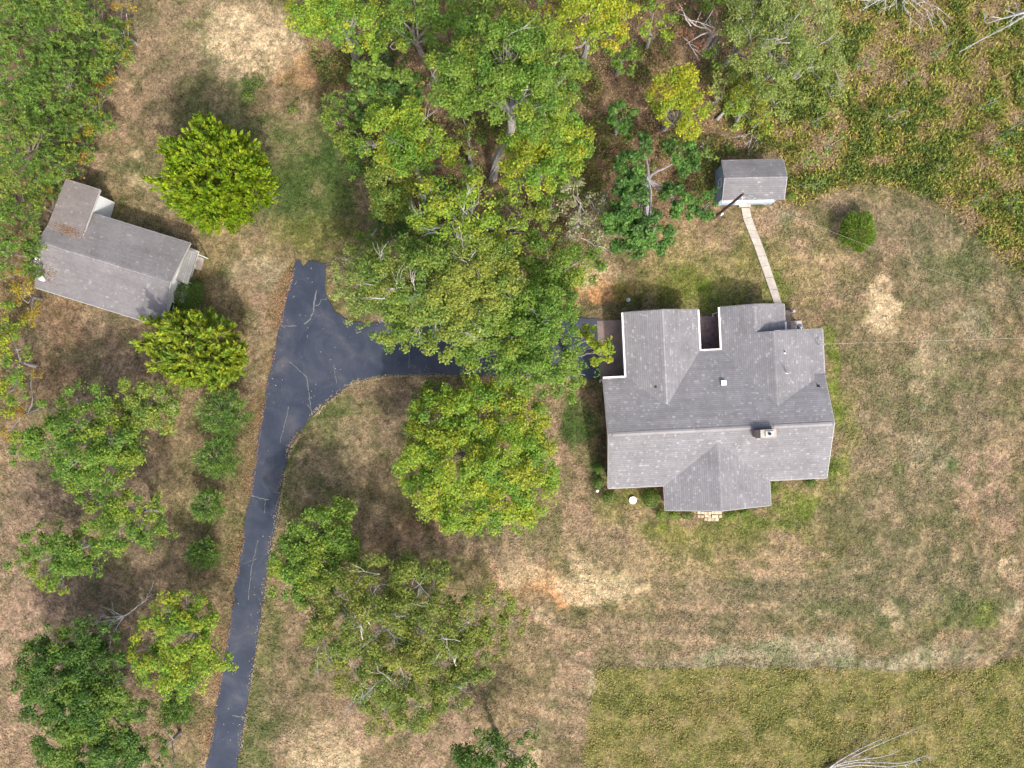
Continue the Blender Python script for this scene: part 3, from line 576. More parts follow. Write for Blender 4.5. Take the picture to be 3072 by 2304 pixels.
# --- building on the left
B2 = empty('outbuilding', (*P(103.6, 862, 2.6)[:2], 0), math.radians(-17.2))
tag(B2, 'white outbuilding with grey shingle roof turned at an angle by the pines', 'outbuilding')
r2 = Roof(B2, base=(0.205, 0.196, 0.200), pale=(.30, .285, .275), pr=.10)
r2.plane((0, 0, 2.6), (12.2, 0, 2.6), (0, 4.05, 3.9), (12.2, 4.05, 3.9))
r2.plane((12.2, 7.93, 2.6), (0, 7.93, 2.6), (12.2, 4.05, 3.9), (0, 4.05, 3.9))
r2.plane((3.28, 10.08, 3.0), (.1, 10.08, 3.0), (3.28, 5.45, 3.47), (.1, 5.45, 3.47), base=(.21, .19, .185))
ro2 = r2.build(); ridge_cap(ro2, (0, 4.05, 3.9), (12.2, 4.05, 3.9), col=(.24, .235, .24))
wl = MB(); gable_wall(wl, 'u', .3, 11.92, .35, 4.05, 7.6, 2.52, 3.72, 2.52); wl.prism([(.4, 7.0), (2.98, 7.0), (2.98, 9.65), (.4, 9.65)], -.1, [3.12, 3.12, 2.86, 2.86]); wl.build('wall', M['whitewall'], B2)
mb = MB(); mb.prism([(11.8, 4.35), (12.98, 4.35), (12.98, 7.35), (11.8, 7.35)], [2.42, 2.3, 2.3, 2.42], [2.5, 2.38, 2.38, 2.5]); pr = mb.build('porch_roof', M['deck'], B2)
sh_ = MB(); shingle_slope(sh_, (12.98, 4.35, 2.4), (0, 1, 0), Vector((-1.18, 0, .12)).normalized(), 3.0, 1.18, base=(.25, .25, .24), pr=.03); q_ = sh_.build('shingles', M['shingle'], pr); q_['kind'] = 'stuff'
for v in (4.5, 7.2):
    mb = MB(); mb.box(12.8, v - .05, -.05, 12.9, v + .05, 2.31); mb.build('post', M['white'], B2)
strip(B2, 'fascia', (12.23, 4.05, 3.9), (12.23, 7.93, 2.6), .05, .14, M['trim'], (0, 0, -.08)); strip(B2, 'fascia', (12.23, 0, 2.6), (12.23, 4.05, 3.9), .05, .14, M['trim'], (0, 0, -.08)); strip(B2, 'fascia', (3.31, 5.6, 3.4), (3.31, 10.08, 3.0), .05, .14, M['trim'], (0, 0, -.08)); strip(B2, 'fascia', (0, -.03, 2.6), (12.2, -.03, 2.6), .05, .12, M['trim'], (0, 0, -.07)); strip(B2, 'fascia', (3.4, 7.96, 2.6), (12.2, 7.96, 2.6), .05, .12, M['trim'], (0, 0, -.07)); strip(B2, 'fascia', (.1, 10.11, 3.0), (3.28, 10.11, 3.0), .05, .12, M['trim'], (0, 0, -.07))
window(B2, 11.92, 1.9, 1.0, 1.0, 1.2, 'e'); window(B2, 7.5, .35, 1.0, 1.2, 1.2, 's'); window(B2, 3.2, .35, 1.0, 1.2, 1.2, 's'); window(B2, 8.0, 7.6, 1.0, 1.2, 1.2, 'n')
mb = MB(); mb.box(11.9, 5.4, .02, 11.97, 6.35, 2.1); do2 = mb.build('door', M['white'], B2); mb = MB(); mb.lathe(12.0, 5.5, [(.03, 1.0), (.04, 1.04), (.03, 1.08)], 8); mb.build('handle', M['dark'], do2)
def pipe2(u, v, z, h, r, mat): 
    mb = MB(); mb.lathe(u, v, [(r * 1.6, z - .08), (r * 1.4, z + .02), (r, z + .05), (r, z + h), (r * 1.5, z + h + .02), (r * 1.4, z + h + .1), (.02, z + h + .14)], 12); return mb.build('vent_pipe', mat, ro2)
pipe2(.75, 1.0, 2.9, .25, .16, M['white']); pipe2(.2, 2.55, 3.42, .22, .1, M['white']); pipe2(.05, 2.25, 3.3, .25, .08, M['metal'])
tag(sheet('doorstep_slab', [P(588, 768)[:2], P(612, 775)[:2], P(604, 812)[:2], P(580, 806)[:2]], .05, M['concrete'], .2), kind='structure')

# --- shed
SH = empty('shed', (*P(2168.6, 602.7, 2.4)[:2], 0), math.radians(1.2))
tag(SH, 'small grey roofed shed with blue grey walls at the end of the concrete walk', 'shed')
r3 = Roof(SH, base=(.20, .196, .205), pale=(.31, .30, .29), pr=.07)
r3.plane((0, 0, 2.4), (5.52, 0, 2.4), (0, 1.84, 3.15), (5.52, 1.84, 3.15)); r3.plane((5.52, 3.68, 2.4), (0, 3.68, 2.4), (5.52, 1.84, 3.15), (0, 1.84, 3.15))
ro3 = r3.build(); ridge_cap(ro3, (0, 1.84, 3.15), (5.52, 1.84, 3.15), col=(.25, .25, .26))
wl = MB(); gable_wall(wl, 'u', .06, 5.3, .25, 1.84, 3.4, 2.32, 3.0, 2.32); wl.build('wall', M['bluewall'], SH)
strip(SH, 'gutter', (-.1, -.08, 2.37), (4.6, -.08, 2.37), .17, .14, M['white']); strip(SH, 'rake_board', (-.03, 0, 2.4), (-.03, 1.84, 3.15), .05, .12, M['trim'], (0, 0, -.07)); strip(SH, 'rake_board', (-.03, 1.84, 3.15), (-.03, 3.68, 2.4), .05, .12, M['trim'], (0, 0, -.07)); strip(SH, 'rake_board', (5.55, 0, 2.4), (5.55, 1.84, 3.15), .05, .12, M['trim'], (0, 0, -.07)); strip(SH, 'rake_board', (5.55, 1.84, 3.15), (5.55, 3.68, 2.4), .05, .12, M['trim'], (0, 0, -.07))
mb = MB(); mb.box(1.75, .19, .1, 2.7, .26, 2.0); ds = mb.build('door', M['white'], SH); mb = MB(); mb.lathe(2.6, .16, [(.03, 1.0), (.04, 1.04), (.03, 1.08)], 8); mb.build('handle', M['dark'], ds)
window(SH, 4.0, .25, 1.0, .8, .8, 's'); window(SH, .06, 1.84, 1.1, .8, .8, 'w')
x0, y0, _ = P(2216, 610); x1, y1, _ = P(2251, 622)
mb = MB(); mb.box(x0, y1, -.1, x1, y0 + .2, .16); st = mb.build('doorstep', M['concrete']); tag(st, 'pale concrete step between the shed door and the walk', 'step')

# --- front stepping stones
fs = tag(empty('front_pavers'), kind='structure')
for r_ in range(3):
    for c_ in range(7):
        if r_ == 2 and c_ in (0, 1, 6): continue
        px_ = 2096 + c_ * 10.8 + rnd.uniform(-1, 1); py_ = 1539 + r_ * 9.5 + rnd.uniform(-1, 1); x_, y_, _ = P(px_, py_); a_ = rnd.uniform(.13, .16); t_ = rnd.uniform(.75, 1.2); j = lambda: rnd.uniform(-.02, .02)
        mb = MB(); mb.prism([(x_ - a_ + j(), y_ - a_ * .85 + j()), (x_ + a_ + j(), y_ - a_ * .85 + j()), (x_ + a_ + j(), y_ + a_ * .85 + j()), (x_ - a_ + j(), y_ + a_ * .85 + j())], -.1, .05 + rnd.uniform(0, .02), (.5 * t_, .42 * t_, .3 * t_)); mb.build('paver', M['stone'], fs)

# --- small things in the yard
x_, y_, _ = P(1898, 1500); mb = MB(); mb.lathe(x_, y_, [(.36, -.05), (.36, .16), (.345, .18), (.31, .18), (.305, .165), (.05, .17)], 28)
tag(mb.build('well_cover', M['white']), 'round white concrete cover lying on bare soil by the front shrubs', 'well cover')
x_, y_, _ = P(1791, 1471); mb = MB(); mb.lathe(x_, y_, [(.04, -.05), (.05, .05), (.13, .1), (.17, .2), (.14, .32), (.04, .37)], 14)
tag(mb.build('garden_globe', M['white'], smooth=True), 'small white globe on the ground at the front corner of the brick house', 'garden globe')
x_, y_, _ = P(1877, 905); pt = empty('yard_post', (x_, y_, 0)); tag(pt, 'short dark post with a grey cap on the orange bare soil', 'post')
mb = MB(); mb.tube([(0, 0, -.1), (0, 0, 1.3)], .045, 8); mb.build('pole', M['dark'], pt)
mb = MB(); mb.lathe(0, 0, [(.05, 1.3), (.2, 1.36), (.2, 1.44), (.06, 1.52)], 14); mb.build('cap', M['metal'], pt)
# utility pole by the shed, the roadside pole just outside the picture and the lines
b_ = P(2143, 653); up = empty('utility_pole', b_); tag(up, 'dark wooden utility pole leaning over the shed eave seen from above', 'utility pole', None)
mb = MB(); mb.tube([(0, 0, -.3), (0.02, 0, 4), (0.02, .02, 7.9)], [.15, .125, .10], 10); mb.build('pole', M['pole'], up)
mb = MB(); mb.tube([(-.05, 0, 7.6), (.5, -.1, 7.95), (1.0, -.22, 7.85)], [.03, .03, .03], 6); mb.build('lamp_arm', M['metal'], up)
mb = MB(); mb.lathe(1.0, -.22, [(.1, 7.62), (.13, 7.75), (.05, 7.85)], 12); mb.build('lamp_head', M['metal'], up)
mb = MB(); mb.tube([(.2, -.2, 7.2), (.18, -.3, 6.0)], .02, 5); mb.tube([(.05, 0, 7.5), (.2, -.2, 7.2)], .03, 6); mb.build('bracket', M['white'], up)
mb = MB(); mb.lathe(.16, -.1, [(.02, 1.5), (.12, 1.5), (.12, 1.9), (.02, 1.9)], 10); mb.build('meter', M['white'], up)
P2 = (48.9, 4.0); rp = empty('utility_pole', (*P2, 0)); tag(rp, 'wooden utility pole beyond the right edge carrying both service lines', 'utility pole')
mb = MB(); mb.tube([(0, 0, -.3), (0, 0, 8.8)], [.16, .11], 10); mb.build('pole', M['pole'], rp); mb = MB(); mb.box(-.06, -.9, 8.2, .06, .9, 8.32); mb.build('crossarm', M['pole'], rp)
def cable(name, a, b, sag, r, label, mat, sleeve=None):
    a = Vector(a); b = Vector(b); pts = []
    for i in range(33):
        t = i / 32; p = a.lerp(b, t); p.z -= sag * 4 * t * (1 - t); pts.append(p)
    mb = MB(); mb.tube(pts, r, 6); o = mb.build(name, mat); tag(o, label, 'cable')
    if sleeve:
        mb = MB(); mb.tube(pts[sleeve[0]:sleeve[1]], r * 2.0, 6); mb.build('splice_sleeve', M['white'], o)
    return o
wm = hw(19.42, 11.9)
cable('service_cable', (wm[0], wm[1], 4.2), (48.9, 4.0, 8.4), .5, .007, 'twisted pale service cable running level from the house to the right edge', M['cable'], (24, 29))
cable('service_cable', (b_[0] + .03, b_[1], 7.7), (48.9, 4.15, 8.4), .9, .0035, 'thin pale overhead line slanting from the shed pole across the lawn', M['cable'])

#@@TREES
# ------------------------------------------------------------------ plants
PAL = dict(
 ygreen=[(.20, .225, .022), (.15, .20, .022), (.23, .215, .02), (.10, .16, .02)],
 yellow=[(.26, .24, .018), (.22, .23, .02), (.17, .20, .02), (.28, .22, .02)],
 green=[(.085, .15, .022), (.11, .17, .025), (.065, .125, .02), (.14, .18, .022)],
 mid=[(.12, .165, .03), (.15, .18, .03), (.09, .14, .025), (.17, .18, .03)],
 dark=[(.046, .095, .025), (.06, .115, .028), (.038, .08, .022), (.09, .14, .032)],
 magn=[(.034, .080, .016), (.046, .10, .018), (.06, .125, .022), (.034, .072, .014)],
 olive=[(.14, .15, .025), (.17, .17, .03), (.10, .125, .022), (.19, .17, .03)],
 pale=[(.22, .23, .07), (.19, .21, .06), (.25, .25, .10), (.15, .18, .05)],
 grey=[(.27, .27, .17), (.22, .23, .12), (.30, .29, .20), (.18, .2, .09)],
 cedar=[(.15, .20, .012), (.19, .22, .012), (.12, .175, .012), (.21, .225, .014)],
 gold=[(.24, .22, .016), (.20, .20, .018), (.26, .22, .018), (.15, .175, .02)],
 spike=[(.055, .115, .04), (.075, .135, .045), (.045, .095, .032), (.095, .15, .045)],
 pine=[(.075, .125, .04), (.11, .17, .05), (.13, .19, .055), (.17, .20, .05)],
 vine=[(.22, .19, .025), (.25, .18, .03), (.17, .18, .03), (.26, .14, .03)],
 red=[(.26, .12, .08), (.22, .10, .07), (.2, .14, .09)],
 brush=[(.06, .11, .03), (.09, .14, .03), (.12, .15, .03)],
)
LEAFK = 1.72
TINT = dict(ygreen=(.86, 1.02, 1.15), yellow=(.86, 1.0, 1.1), cedar=(.74, .88, .8), gold=(.70, .95, 1.1), olive=(.82, .98, 1.1), mid=(.98, 1.03, 1.1), green=(1.05, 1.04, 1.1), dark=(1.15, 1.1, .8), spike=(1.35, 1.25, .85), pine=(1.0, 1.08, .8), vine=(1.0, .95, .9), red=(.75, .8, .8), grey=(.75, .75, .75), pale=(.74, .86, .72))
for k_ in PAL: PAL[k_] = [tuple(min(.6, x_ * LEAFK * t_) for x_, t_ in zip(c_, TINT.get(k_, (1, 1, 1)))) for c_ in PAL[k_]]
def unit(a): return a / np.maximum(np.linalg.norm(a, axis=1, keepdims=True), 1e-9)
def rdir(n):
    a = R.normal(size=(n, 3)); return unit(a)
def leaf_quads(c, nrm, ln, wd, axis_=None):
    """diamond leaves: centre, normal, half length, half width, optional long axis"""
    n = len(c); t = rdir(n) if axis_ is None else axis_
    t = t - nrm * np.sum(t * nrm, 1, keepdims=True); t = unit(t); b = np.cross(nrm, t)
    ln = np.broadcast_to(ln, n)[:, None]; wd = np.broadcast_to(wd, n)[:, None]
    v = np.stack([c - t * ln, c - t * ln * .1 + b * wd, c + t * ln, c - t * ln * .1 - b * wd], 1)
    return v.reshape(-1, 3)
def pal_cols(pal, tone, n_each, jit=.22):
    p = np.array(PAL[pal]); k = len(p)
    i = np.clip((tone * k).astype(int), 0, k - 1); c = np.repeat(p[i], n_each, 0)
    n = len(c); s = R.uniform(0, 1, n) < .25
    c[s] = p[R.integers(0, k, s.sum())]
    return c * (1 + jit * R.normal(size=(n, 1))) * (1 + .05 * R.normal(size=(n, 3)))
def limb(mb, a, b, r0, r1, bend=.12, seg=4, col=(.4, .38, .36), sides=5):
    a = Vector(a); b = Vector(b); L_ = (b - a).length; o = Vector((rnd.gauss(0, 1), rnd.gauss(0, 1), rnd.gauss(0, .6))) * L_ * bend
    o2 = Vector((rnd.gauss(0, 1), rnd.gauss(0, 1), 0)) * L_ * bend * .4
    pts = []
    for i in range(seg + 1):
        t = i / seg; pts.append(a.lerp(b, t) + o * (4 * t * (1 - t) * .5) + o2 * math.sin(t * math.pi * 2))
    mb.tube(pts, [r0 + (r1 - r0) * i / seg for i in range(seg + 1)], sides, col); return pts

def lobe_world(lobes, h, lean=0.25):
    cx = sum(l[0] * l[2] for l in lobes) / sum(l[2] for l in lobes); cy = sum(l[1] * l[2] for l in lobes) / sum(l[2] for l in lobes)
    ext = max(math.hypot(l[0] - cx, l[1] - cy) + l[2] for l in lobes); out = []
    for l in lobes:
        d = math.hypot(l[0] - cx, l[1] - cy) / max(ext, 1)
        z = h * (0.80 - .28 * d * d + R.uniform(-.05, .05)) + (l[3] if len(l) > 3 else 0)
        k = (CH - z) / CH; r = l[2] * PX * k * 1.10; z = max(z, r * .6 + .2)
        x, y, _ = P(l[0], l[1], z); out.append((np.array([x, y, z]), r))
    return out, (cx, cy)

def broad(name, label, pal, lobes, h, base=None, group=None, leaf=.18, dens=1.0, bare=0.0, bark=(.30, .285, .27), tr=None, cat='tree', mat='leaf', puff=(.40, .85), flat=.78, lim=True, trunk_top=None):
    ws, (cx, cy) = lobe_world(lobes, h)
    zc = sum(w_[0][2] for w_ in ws) / len(ws)
    bx, by, _ = P(*(base or (cx, cy)), 0 if base else zc * .9)
    root = empty(name, (bx, by, 0)); tag(root, label, cat, group)
    B0 = np.array([bx, by, 0.0])
    tr = tr or (.09 + .017 * h)
    mb = MB(); fork = np.array(trunk_top) - B0 if trunk_top is not None else np.array([R.normal(0, .2), R.normal(0, .2), h * .38])
    limb(mb, (0, 0, -.2), fork, tr * 1.15, tr * .75, .03, 5, bark, 8)
    Vs, Cs = [], []
    for (c, r) in ws:
        c = c - B0
        lp = limb(mb, fork, c, tr * .42, .035, .10, 5, bark, 5) if lim else None
        npf = max(5, int(6.6 * r * r * min(1.15, .35 + .65 * dens)))
        d = rdir(npf); d[:, 2] = np.abs(d[:, 2]) * 1.0 - .25; d = unit(d)
        rr = r * R.uniform(.45, 1.0, npf) ** .7
        pc = c + d * rr[:, None] * np.array([1, 1, flat]) + R.normal(0, .08, (npf, 3))
        pr = R.uniform(*puff, npf) * (.75 if r < 1.6 else 1) * min(1, .5 + r / 3)
        tone = np.clip(fbm(pc[:, 0] + bx, pc[:, 1] + by, 1.8, sum(map(ord, label)) % 97, 2) * 1.6 - .3 + R.normal(0, .12, npf), 0, .999)
        m_ = np.maximum(3, (dens * 250 * pr ** 2 * R.choice([.15, .8, 1.2, 1.5], npf)).astype(int))
        pidx = np.repeat(np.arange(npf), m_); n = len(pidx)
        off = rdir(n) * (R.uniform(0, 1, n) ** .45)[:, None] * pr[pidx][:, None] * np.array([1, 1, .5])
        lc = pc[pidx] + off
        nr = unit(rdir(n) * .7 + np.array([0, 0, 1.0]) + unit(off + 1e-6) * .5)
        s = leaf * R.uniform(.6, 1.25, n)
        Vs.append(leaf_quads(lc, nr, s * .62, s * .36)); Cs.append(pal_cols(pal, tone, m_))
        k = max(1, int(npf * (.12 + bare * .15)))
        for i in R.choice(npf, min(k, npf), replace=False):
            a_ = c + (pc[i] - c) * .1 if lp is None else np.array(lp[rnd.choice([3, 4, 5])])
            tip = pc[i] + np.array([0, 0, pr[i] * .3])
            limb(mb, a_, tip, .032, .010, .14, 3, bark, 4)
        if bare:                                              # leafless twigs standing clear of the foliage, in forked sprays
            pale = tuple(min(.6, x_ * 1.2) for x_ in bark)
            for i in range(int(bare * 1.1 * r * r)):
                p = c + np.array([*(R.normal(0, .42, 2) * r), r * flat * R.uniform(.35, .8)])
                dr_ = unit(np.array([[*(p - c)[:2] / r + R.normal(0, .35, 2), R.uniform(.15, .6)]]))[0]
                q_ = p - dr_ * R.uniform(.8, 1.6); limb(mb, q_, p, .042, .024, .08, 3, pale, 4)
                for f_ in range(rnd.randint(3, 5)):
                    e_ = unit(np.array([dr_ + R.normal(0, .36, 3)]))[0]; L_ = R.uniform(.6, 1.5); limb(mb, p - dr_ * R.uniform(0, .5), p + e_ * L_, .02, .005, .10, 3, pale, 3)
    mb.build('trunk', M['bark'], root)
    np_mesh('crown', np.concatenate(Vs), 4, np.concatenate(Cs), M[mat], root)
    return root

def cedar(name, label, pal, lobes, h, group=None, cat='tree', spray=.34, dens=1.0, wd=.075):
    """closed crown of upswept scale-leaf sprays"""
    ws, (cx, cy) = lobe_world(lobes, h); zc = h * .45
    bx, by, _ = P(cx, cy, h * .62); root = empty(name, (bx, by, 0)); tag(root, label, cat, group); B0 = np.array([bx, by, 0])
    mb = MB(); limb(mb, (0, 0, -.2), (0, 0, h * .8), .22, .05, .02, 5, (.3, .25, .2), 7); Vs, Cs = [], []
    for (c, r) in ws:
        c = c - B0; hz = min(c[2] * .95, h - c[2] + r * .5)
        nb = int(15 * r * r * dens) + 8                       # boughs ending on the lobe's surface
        d = rdir(nb); d[:, 2] = np.abs(d[:, 2]) * 1.2 - .35; d = unit(d)
        tip = c + d * np.array([r, r, hz]) * R.uniform(.80, 1.04, (nb, 1))
        tone = np.clip(fbm(tip[:, 0] + bx, tip[:, 1] + by, .8, 5, 2) * 1.8 - .4 + R.normal(0, .15, nb), 0, .999)
        m_ = np.full(nb, int(30 * dens)); idx = np.repeat(np.arange(nb), m_); n = len(idx)
        ax = unit(d * np.array([1, 1, .8]) + np.array([0, 0, .35]))
        t = R.uniform(0, 1, n); side = rdir(n)
        pos = tip[idx] - ax[idx] * (t * .95)[:, None] + side * (.06 + .26 * t)[:, None]
        la = unit(ax[idx] * .9 + side * .55 + np.array([0, 0, .1])); nr = unit(np.cross(la, rdir(n)) + np.array([0, 0, .5]))
        s = spray * R.uniform(.5, 1.1, n)
        Vs.append(leaf_quads(pos, nr, s * .6, wd * 1.15 * R.uniform(.7, 1.3, n), la)); Cs.append(pal_cols(pal, tone, m_))
        for i in R.choice(nb, nb // 4, replace=False): limb(mb, (0, 0, max(.3, tip[i][2] * .7)), tip[i] - ax[i] * .3, .03, .012, .05, 3, (.34, .29, .25), 4)
    mb.build('trunk', M['bark'], root); np_mesh('crown', np.concatenate(Vs), 4, np.concatenate(Cs), M['needle'], root); return root

def feather(name, label, pal, center, rpx, h, nb=64, droop=.5, group=None, leaf=.26, wd=.035, dens=1.0, bark=(.40, .36, .30), shape=None, cat='tree', perm=30):
    """conifer of plumed boughs growing out of one leader; seen from above a star of fronds"""
    z0 = h * .55; bx, by, _ = P(*center, z0); r0 = rpx * PX * (CH - z0) / CH
    root = empty(name, (bx, by, 0)); tag(root, label, cat, group); mb = MB(); limb(mb, (0, 0, -.2), (R.normal(0, .1), R.normal(0, .1), h), .05 + .014 * h, .02, .02, 6, bark, 7)
    Vs, Cs = [], []
    for i in range(nb):
        f = (i + R.uniform(0, 1)) / nb; z = h * (.12 + .86 * f)
        L_ = r0 * (1 - f) ** .55 * R.uniform(.6, 1.15) + .15; a = i * 2.399 + R.normal(0, .5)
        if shape: L_ *= shape(a)
        d = np.array([math.cos(a), math.sin(a), .0]); up = .15 + .9 * f
        ns = 6; pts = [np.array([0, 0, z]) + d * (L_ * t) + np.array([0, 0, L_ * (up * t - droop * t * t)]) + R.normal(0, .03 * L_, 3) * t for t in np.linspace(0, 1, ns)]
        mb.tube([tuple(p) for p in pts], [.035 * (1 - t * .8) for t in np.linspace(0, 1, ns)], 4, bark)
        n = int(perm * L_ * dens) + 8; t = R.uniform(.12, 1, n) ** .8
        k = np.clip((t * (ns - 1)).astype(int), 0, ns - 2); fr = t * (ns - 1) - k; pa = np.array(pts)
        pos = pa[k] * (1 - fr[:, None]) + pa[k + 1] * fr[:, None]
        ax = unit(pa[k + 1] - pa[k]); sd = np.cross(ax, np.array([0, 0, 1.0])); sg = R.choice([-1, 1], n)[:, None]
        la = unit(ax * .75 + sd * sg * R.uniform(.4, 1.1, (n, 1)) + R.normal(0, .25, (n, 3))); s = leaf * (1.15 - .55 * t) * R.uniform(.7, 1.2, n)
        nr = unit(np.array([0, 0, 1.0]) + R.normal(0, .45, (n, 3)))
        Vs.append(leaf_quads(pos + la * s[:, None] * .5, nr, s * .6, wd * R.uniform(.7, 1.3, n), la)); Cs.append(pal_cols(pal, np.array([np.clip(R.uniform(), 0, .99)]), [n]) * (1 + .15 * (t[:, None] - .5)))
    mb.build('trunk', M['bark'], root); np_mesh('crown', np.concatenate(Vs), 4, np.concatenate(Cs), M['needle'], root); return root

def pine(name, label, pal, lobes, h, group=None, dens=1.0, skirt=2):
    """soft tufts of long needles at the ends of short shoots"""
    ws, (cx, cy) = lobe_world(lobes, h); bx, by, _ = P(cx, cy, h * .7); root = empty(name, (bx, by, 0)); tag(root, label, 'tree', group); B0 = np.array([bx, by, 0])
    ws += [(np.array([c_[0] + R.normal(0, .5), c_[1] + R.normal(0, .5), c_[2] * f_]), r_ * g_) for (c_, r_) in list(ws) for f_, g_ in ((.55, .72), (.22, .6))[:skirt]]
    mb = MB(); bark = (.26, .2, .17); limb(mb, (0, 0, -.2), (0, 0, h * .8), .15, .05, .02, 6, bark, 7); Vs, Cs = [], []
    for (c, r) in ws:
        c = c - B0; nt = int(34 * r * r * dens) + 8; d = rdir(nt); d[:, 2] = np.abs(d[:, 2]) * 1.1 - .2; d = unit(d)
        tip = c + d * r * R.uniform(.4, 1.03, (nt, 1)) * np.array([1, 1, .8]); tone = np.clip(fbm(tip[:, 0] + bx, tip[:, 1] + by, 1.2, 9, 2) * 1.7 - .35 + R.normal(0, .1, nt), 0, .999)
        m_ = np.full(nt, 17); idx = np.repeat(np.arange(nt), m_); n = len(idx); la = unit(d[idx] * .6 + rdir(n) * .9 + np.array([0, 0, .35])); s = R.uniform(.16, .34, n)
        nr = unit(np.cross(la, rdir(n))); pos = tip[idx] + la * s[:, None] * .5
        Vs.append(leaf_quads(pos, nr, s * .6, .038 * R.uniform(.7, 1.4, n), la)); Cs.append(pal_cols(pal, tone, m_, .12))
        for i in R.choice(nt, nt // 5, replace=False): limb(mb, (0, 0, max(.5, tip[i][2] * .75)), tip[i], .035, .012, .07, 3, bark, 4)
    mb.build('trunk', M['bark'], root); np_mesh('crown', np.concatenate(Vs), 4, np.concatenate(Cs), M['needle'], root); return root

def shrub(name, label, pal, px, py, rx, ry=None, h=1.0, group=None, leaf=.11, dens=1.0, mat='leaf', cat='shrub', blades=False):
    ry = ry or rx; x, y, _ = P(px, py, h * .5); root = empty(name, (x, y, 0)); tag(root, label, cat, group); a, b = rx * PX, ry * PX
    mb = MB()
    for i in range(5):
        t = i * 1.26; limb(mb, (0, 0, -.05), (.45 * a * math.cos(t), .45 * b * math.sin(t), h * .6), .025, .01, .1, 3, (.25, .2, .15), 4)
    n = int(430 * a * b * dens / (leaf / .11) ** 2 * (1 + .5 * h)) + 60; d = rdir(n); d[:, 2] = np.abs(d[:, 2]) - .15
    wob = 1 + .22 * (fbm(d[:, 0] * 2 + px, d[:, 1] * 2 + py, .9, 3, 2) - .5) * 2
    pos = d * np.array([a, b, h * .55]) * (R.uniform(.55, 1.0, n) ** .5 * wob)[:, None] + np.array([0, 0, h * .45]); pos[:, 2] = np.maximum(pos[:, 2], .04)
    tone = np.clip(R.uniform(0, 1, n) * .6 + .2 * (d[:, 2] + 1), 0, .99); s = leaf * R.uniform(.6, 1.2, n)
    if blades:
        la = unit(d * np.array([1, 1, .5]) + np.array([0, 0, .4])); nr = unit(np.cross(la, rdir(n)) + np.array([0, 0, .4])); v = leaf_quads(pos, nr, s * 1.5, s * .22, la)
    else: v = leaf_quads(pos, unit(d + rdir(n) * .7 + np.array([0, 0, .4])), s * .62, s * .4)
    mb.build('stem', M['bark'], root); np_mesh('foliage', v, 4, pal_cols(pal, tone, np.ones(n, int)), M[mat], root); return root

def bare_branch(name, label, start, ends, z0, z1, r0, cat='branch', col=(.58, .56, .53), fork=4, flen=1.0, group=None):
    x, y, _ = P(*start, z0); root = empty(name, (x, y, 0)); tag(root, label, cat, group); B0 = Vector((x, y, 0)); mb = MB(); tw = MB()
    for e in ends:
        ez = e[2] if len(e) > 2 else z1
        q_ = limb(mb, (0, 0, z0), Vector(P(e[0], e[1], ez)) - B0, r0, r0 * .35, .07, 6, col, 6)
        for i in range(fork):
            s_ = rnd.choice(q_[2:]); dr_ = (Vector(q_[-1]) - Vector(q_[0])).normalized(); e2 = Vector((dr_.x + rnd.gauss(0, .55), dr_.y + rnd.gauss(0, .55), rnd.gauss(0, .25))) * flen * rnd.uniform(.5, 1.2)
            q2 = limb(tw, s_, Vector(s_) + e2, r0 * .4, r0 * .14, .12, 4, col, 4)
            for j in range(2): limb(tw, q2[2], Vector(q2[2]) + Vector((e2.x + rnd.gauss(0, .4), e2.y + rnd.gauss(0, .4), rnd.gauss(0, .2))) * .5, r0 * .2, r0 * .1, .12, 2, col, 4)
    mb.build('limb', M['bark'], root); t_ = tw.build('twigs', M['bark'], root); t_['kind'] = 'stuff'; return root

# --- the wood north of the house
G_W = 'tall trees of the wood above the driveway'
broad('oak_tree', 'tallest green oak in the wood with a long grey trunk in view below its crown', 'green',
  [(1390,210,85),(1370,280,65),(1500,170,105),(1640,190,100),(1690,280,70),(1570,290,95),(1480,270,80),(1620,350,70),(1720,200,45),(1430,120,60),(1560,110,60)], 17.5, (1478,535), G_W, bare=.22, trunk_top=P(1532, 335, 13.5), tr=.40, dens=1.05)
broad('oak_tree', 'yellow green oak right of the long grey trunk, beside the brown clearing', 'ygreen',
  [(1640,430,100),(1710,420,60),(1600,500,80),(1560,430,60),(1680,490,55),(1560,560,50),(1620,560,45)], 12.5, None, G_W, bare=.25)
broad('oak_tree', 'small yellow green oak with bare twigs poking up, left of the long grey trunk', 'ygreen',
  [(1170,390,72),(1240,410,70),(1300,450,55),(1140,440,50),(1220,360,55),(1200,460,60),(1325,500,35)], 12, (1270,545), G_W, bare=.35)
broad('oak_tree', 'round green oak just below the small yellow green oak by the mown clearing', 'mid',
  [(1175,535,60),(1215,500,50),(1170,600,60),(1230,590,50),(1260,540,35)], 9.5, None, G_W)
broad('oak_tree', 'pale yellow oak full of silvery bare branches north of the driveway', 'ygreen',
  [(1310,610,75),(1400,630,75),(1350,700,90),(1260,690,55),(1440,720,65),(1520,720,45),(1420,570,40),(1280,560,35),(1550,680,25)], 14.5, None, G_W, bare=.6, dens=.75, bark=(.40,.38,.36))
broad('oak_tree', 'broadest pale green oak leaning over the driveway, silver twigs all over', 'mid',
  [(1180,830,100),(1300,850,110),(1400,800,110),(1250,940,90),(1350,970,95),(1420,900,105),(1160,990,50),(1500,850,75),(1480,780,60),(1190,1030,40),(1230,880,80),(1130,790,45)], 15.5, None, G_W, bare=.5, bark=(.40,.38,.36))
broad('oak_tree', 'low grey green oak with thin twigs at the driveway fork', 'pale',
  [(1060,850,65),(1060,925,45),(1110,780,65),(1020,800,40),(1130,880,50),(1090,960,22)], 8, None, G_W, bare=.3)
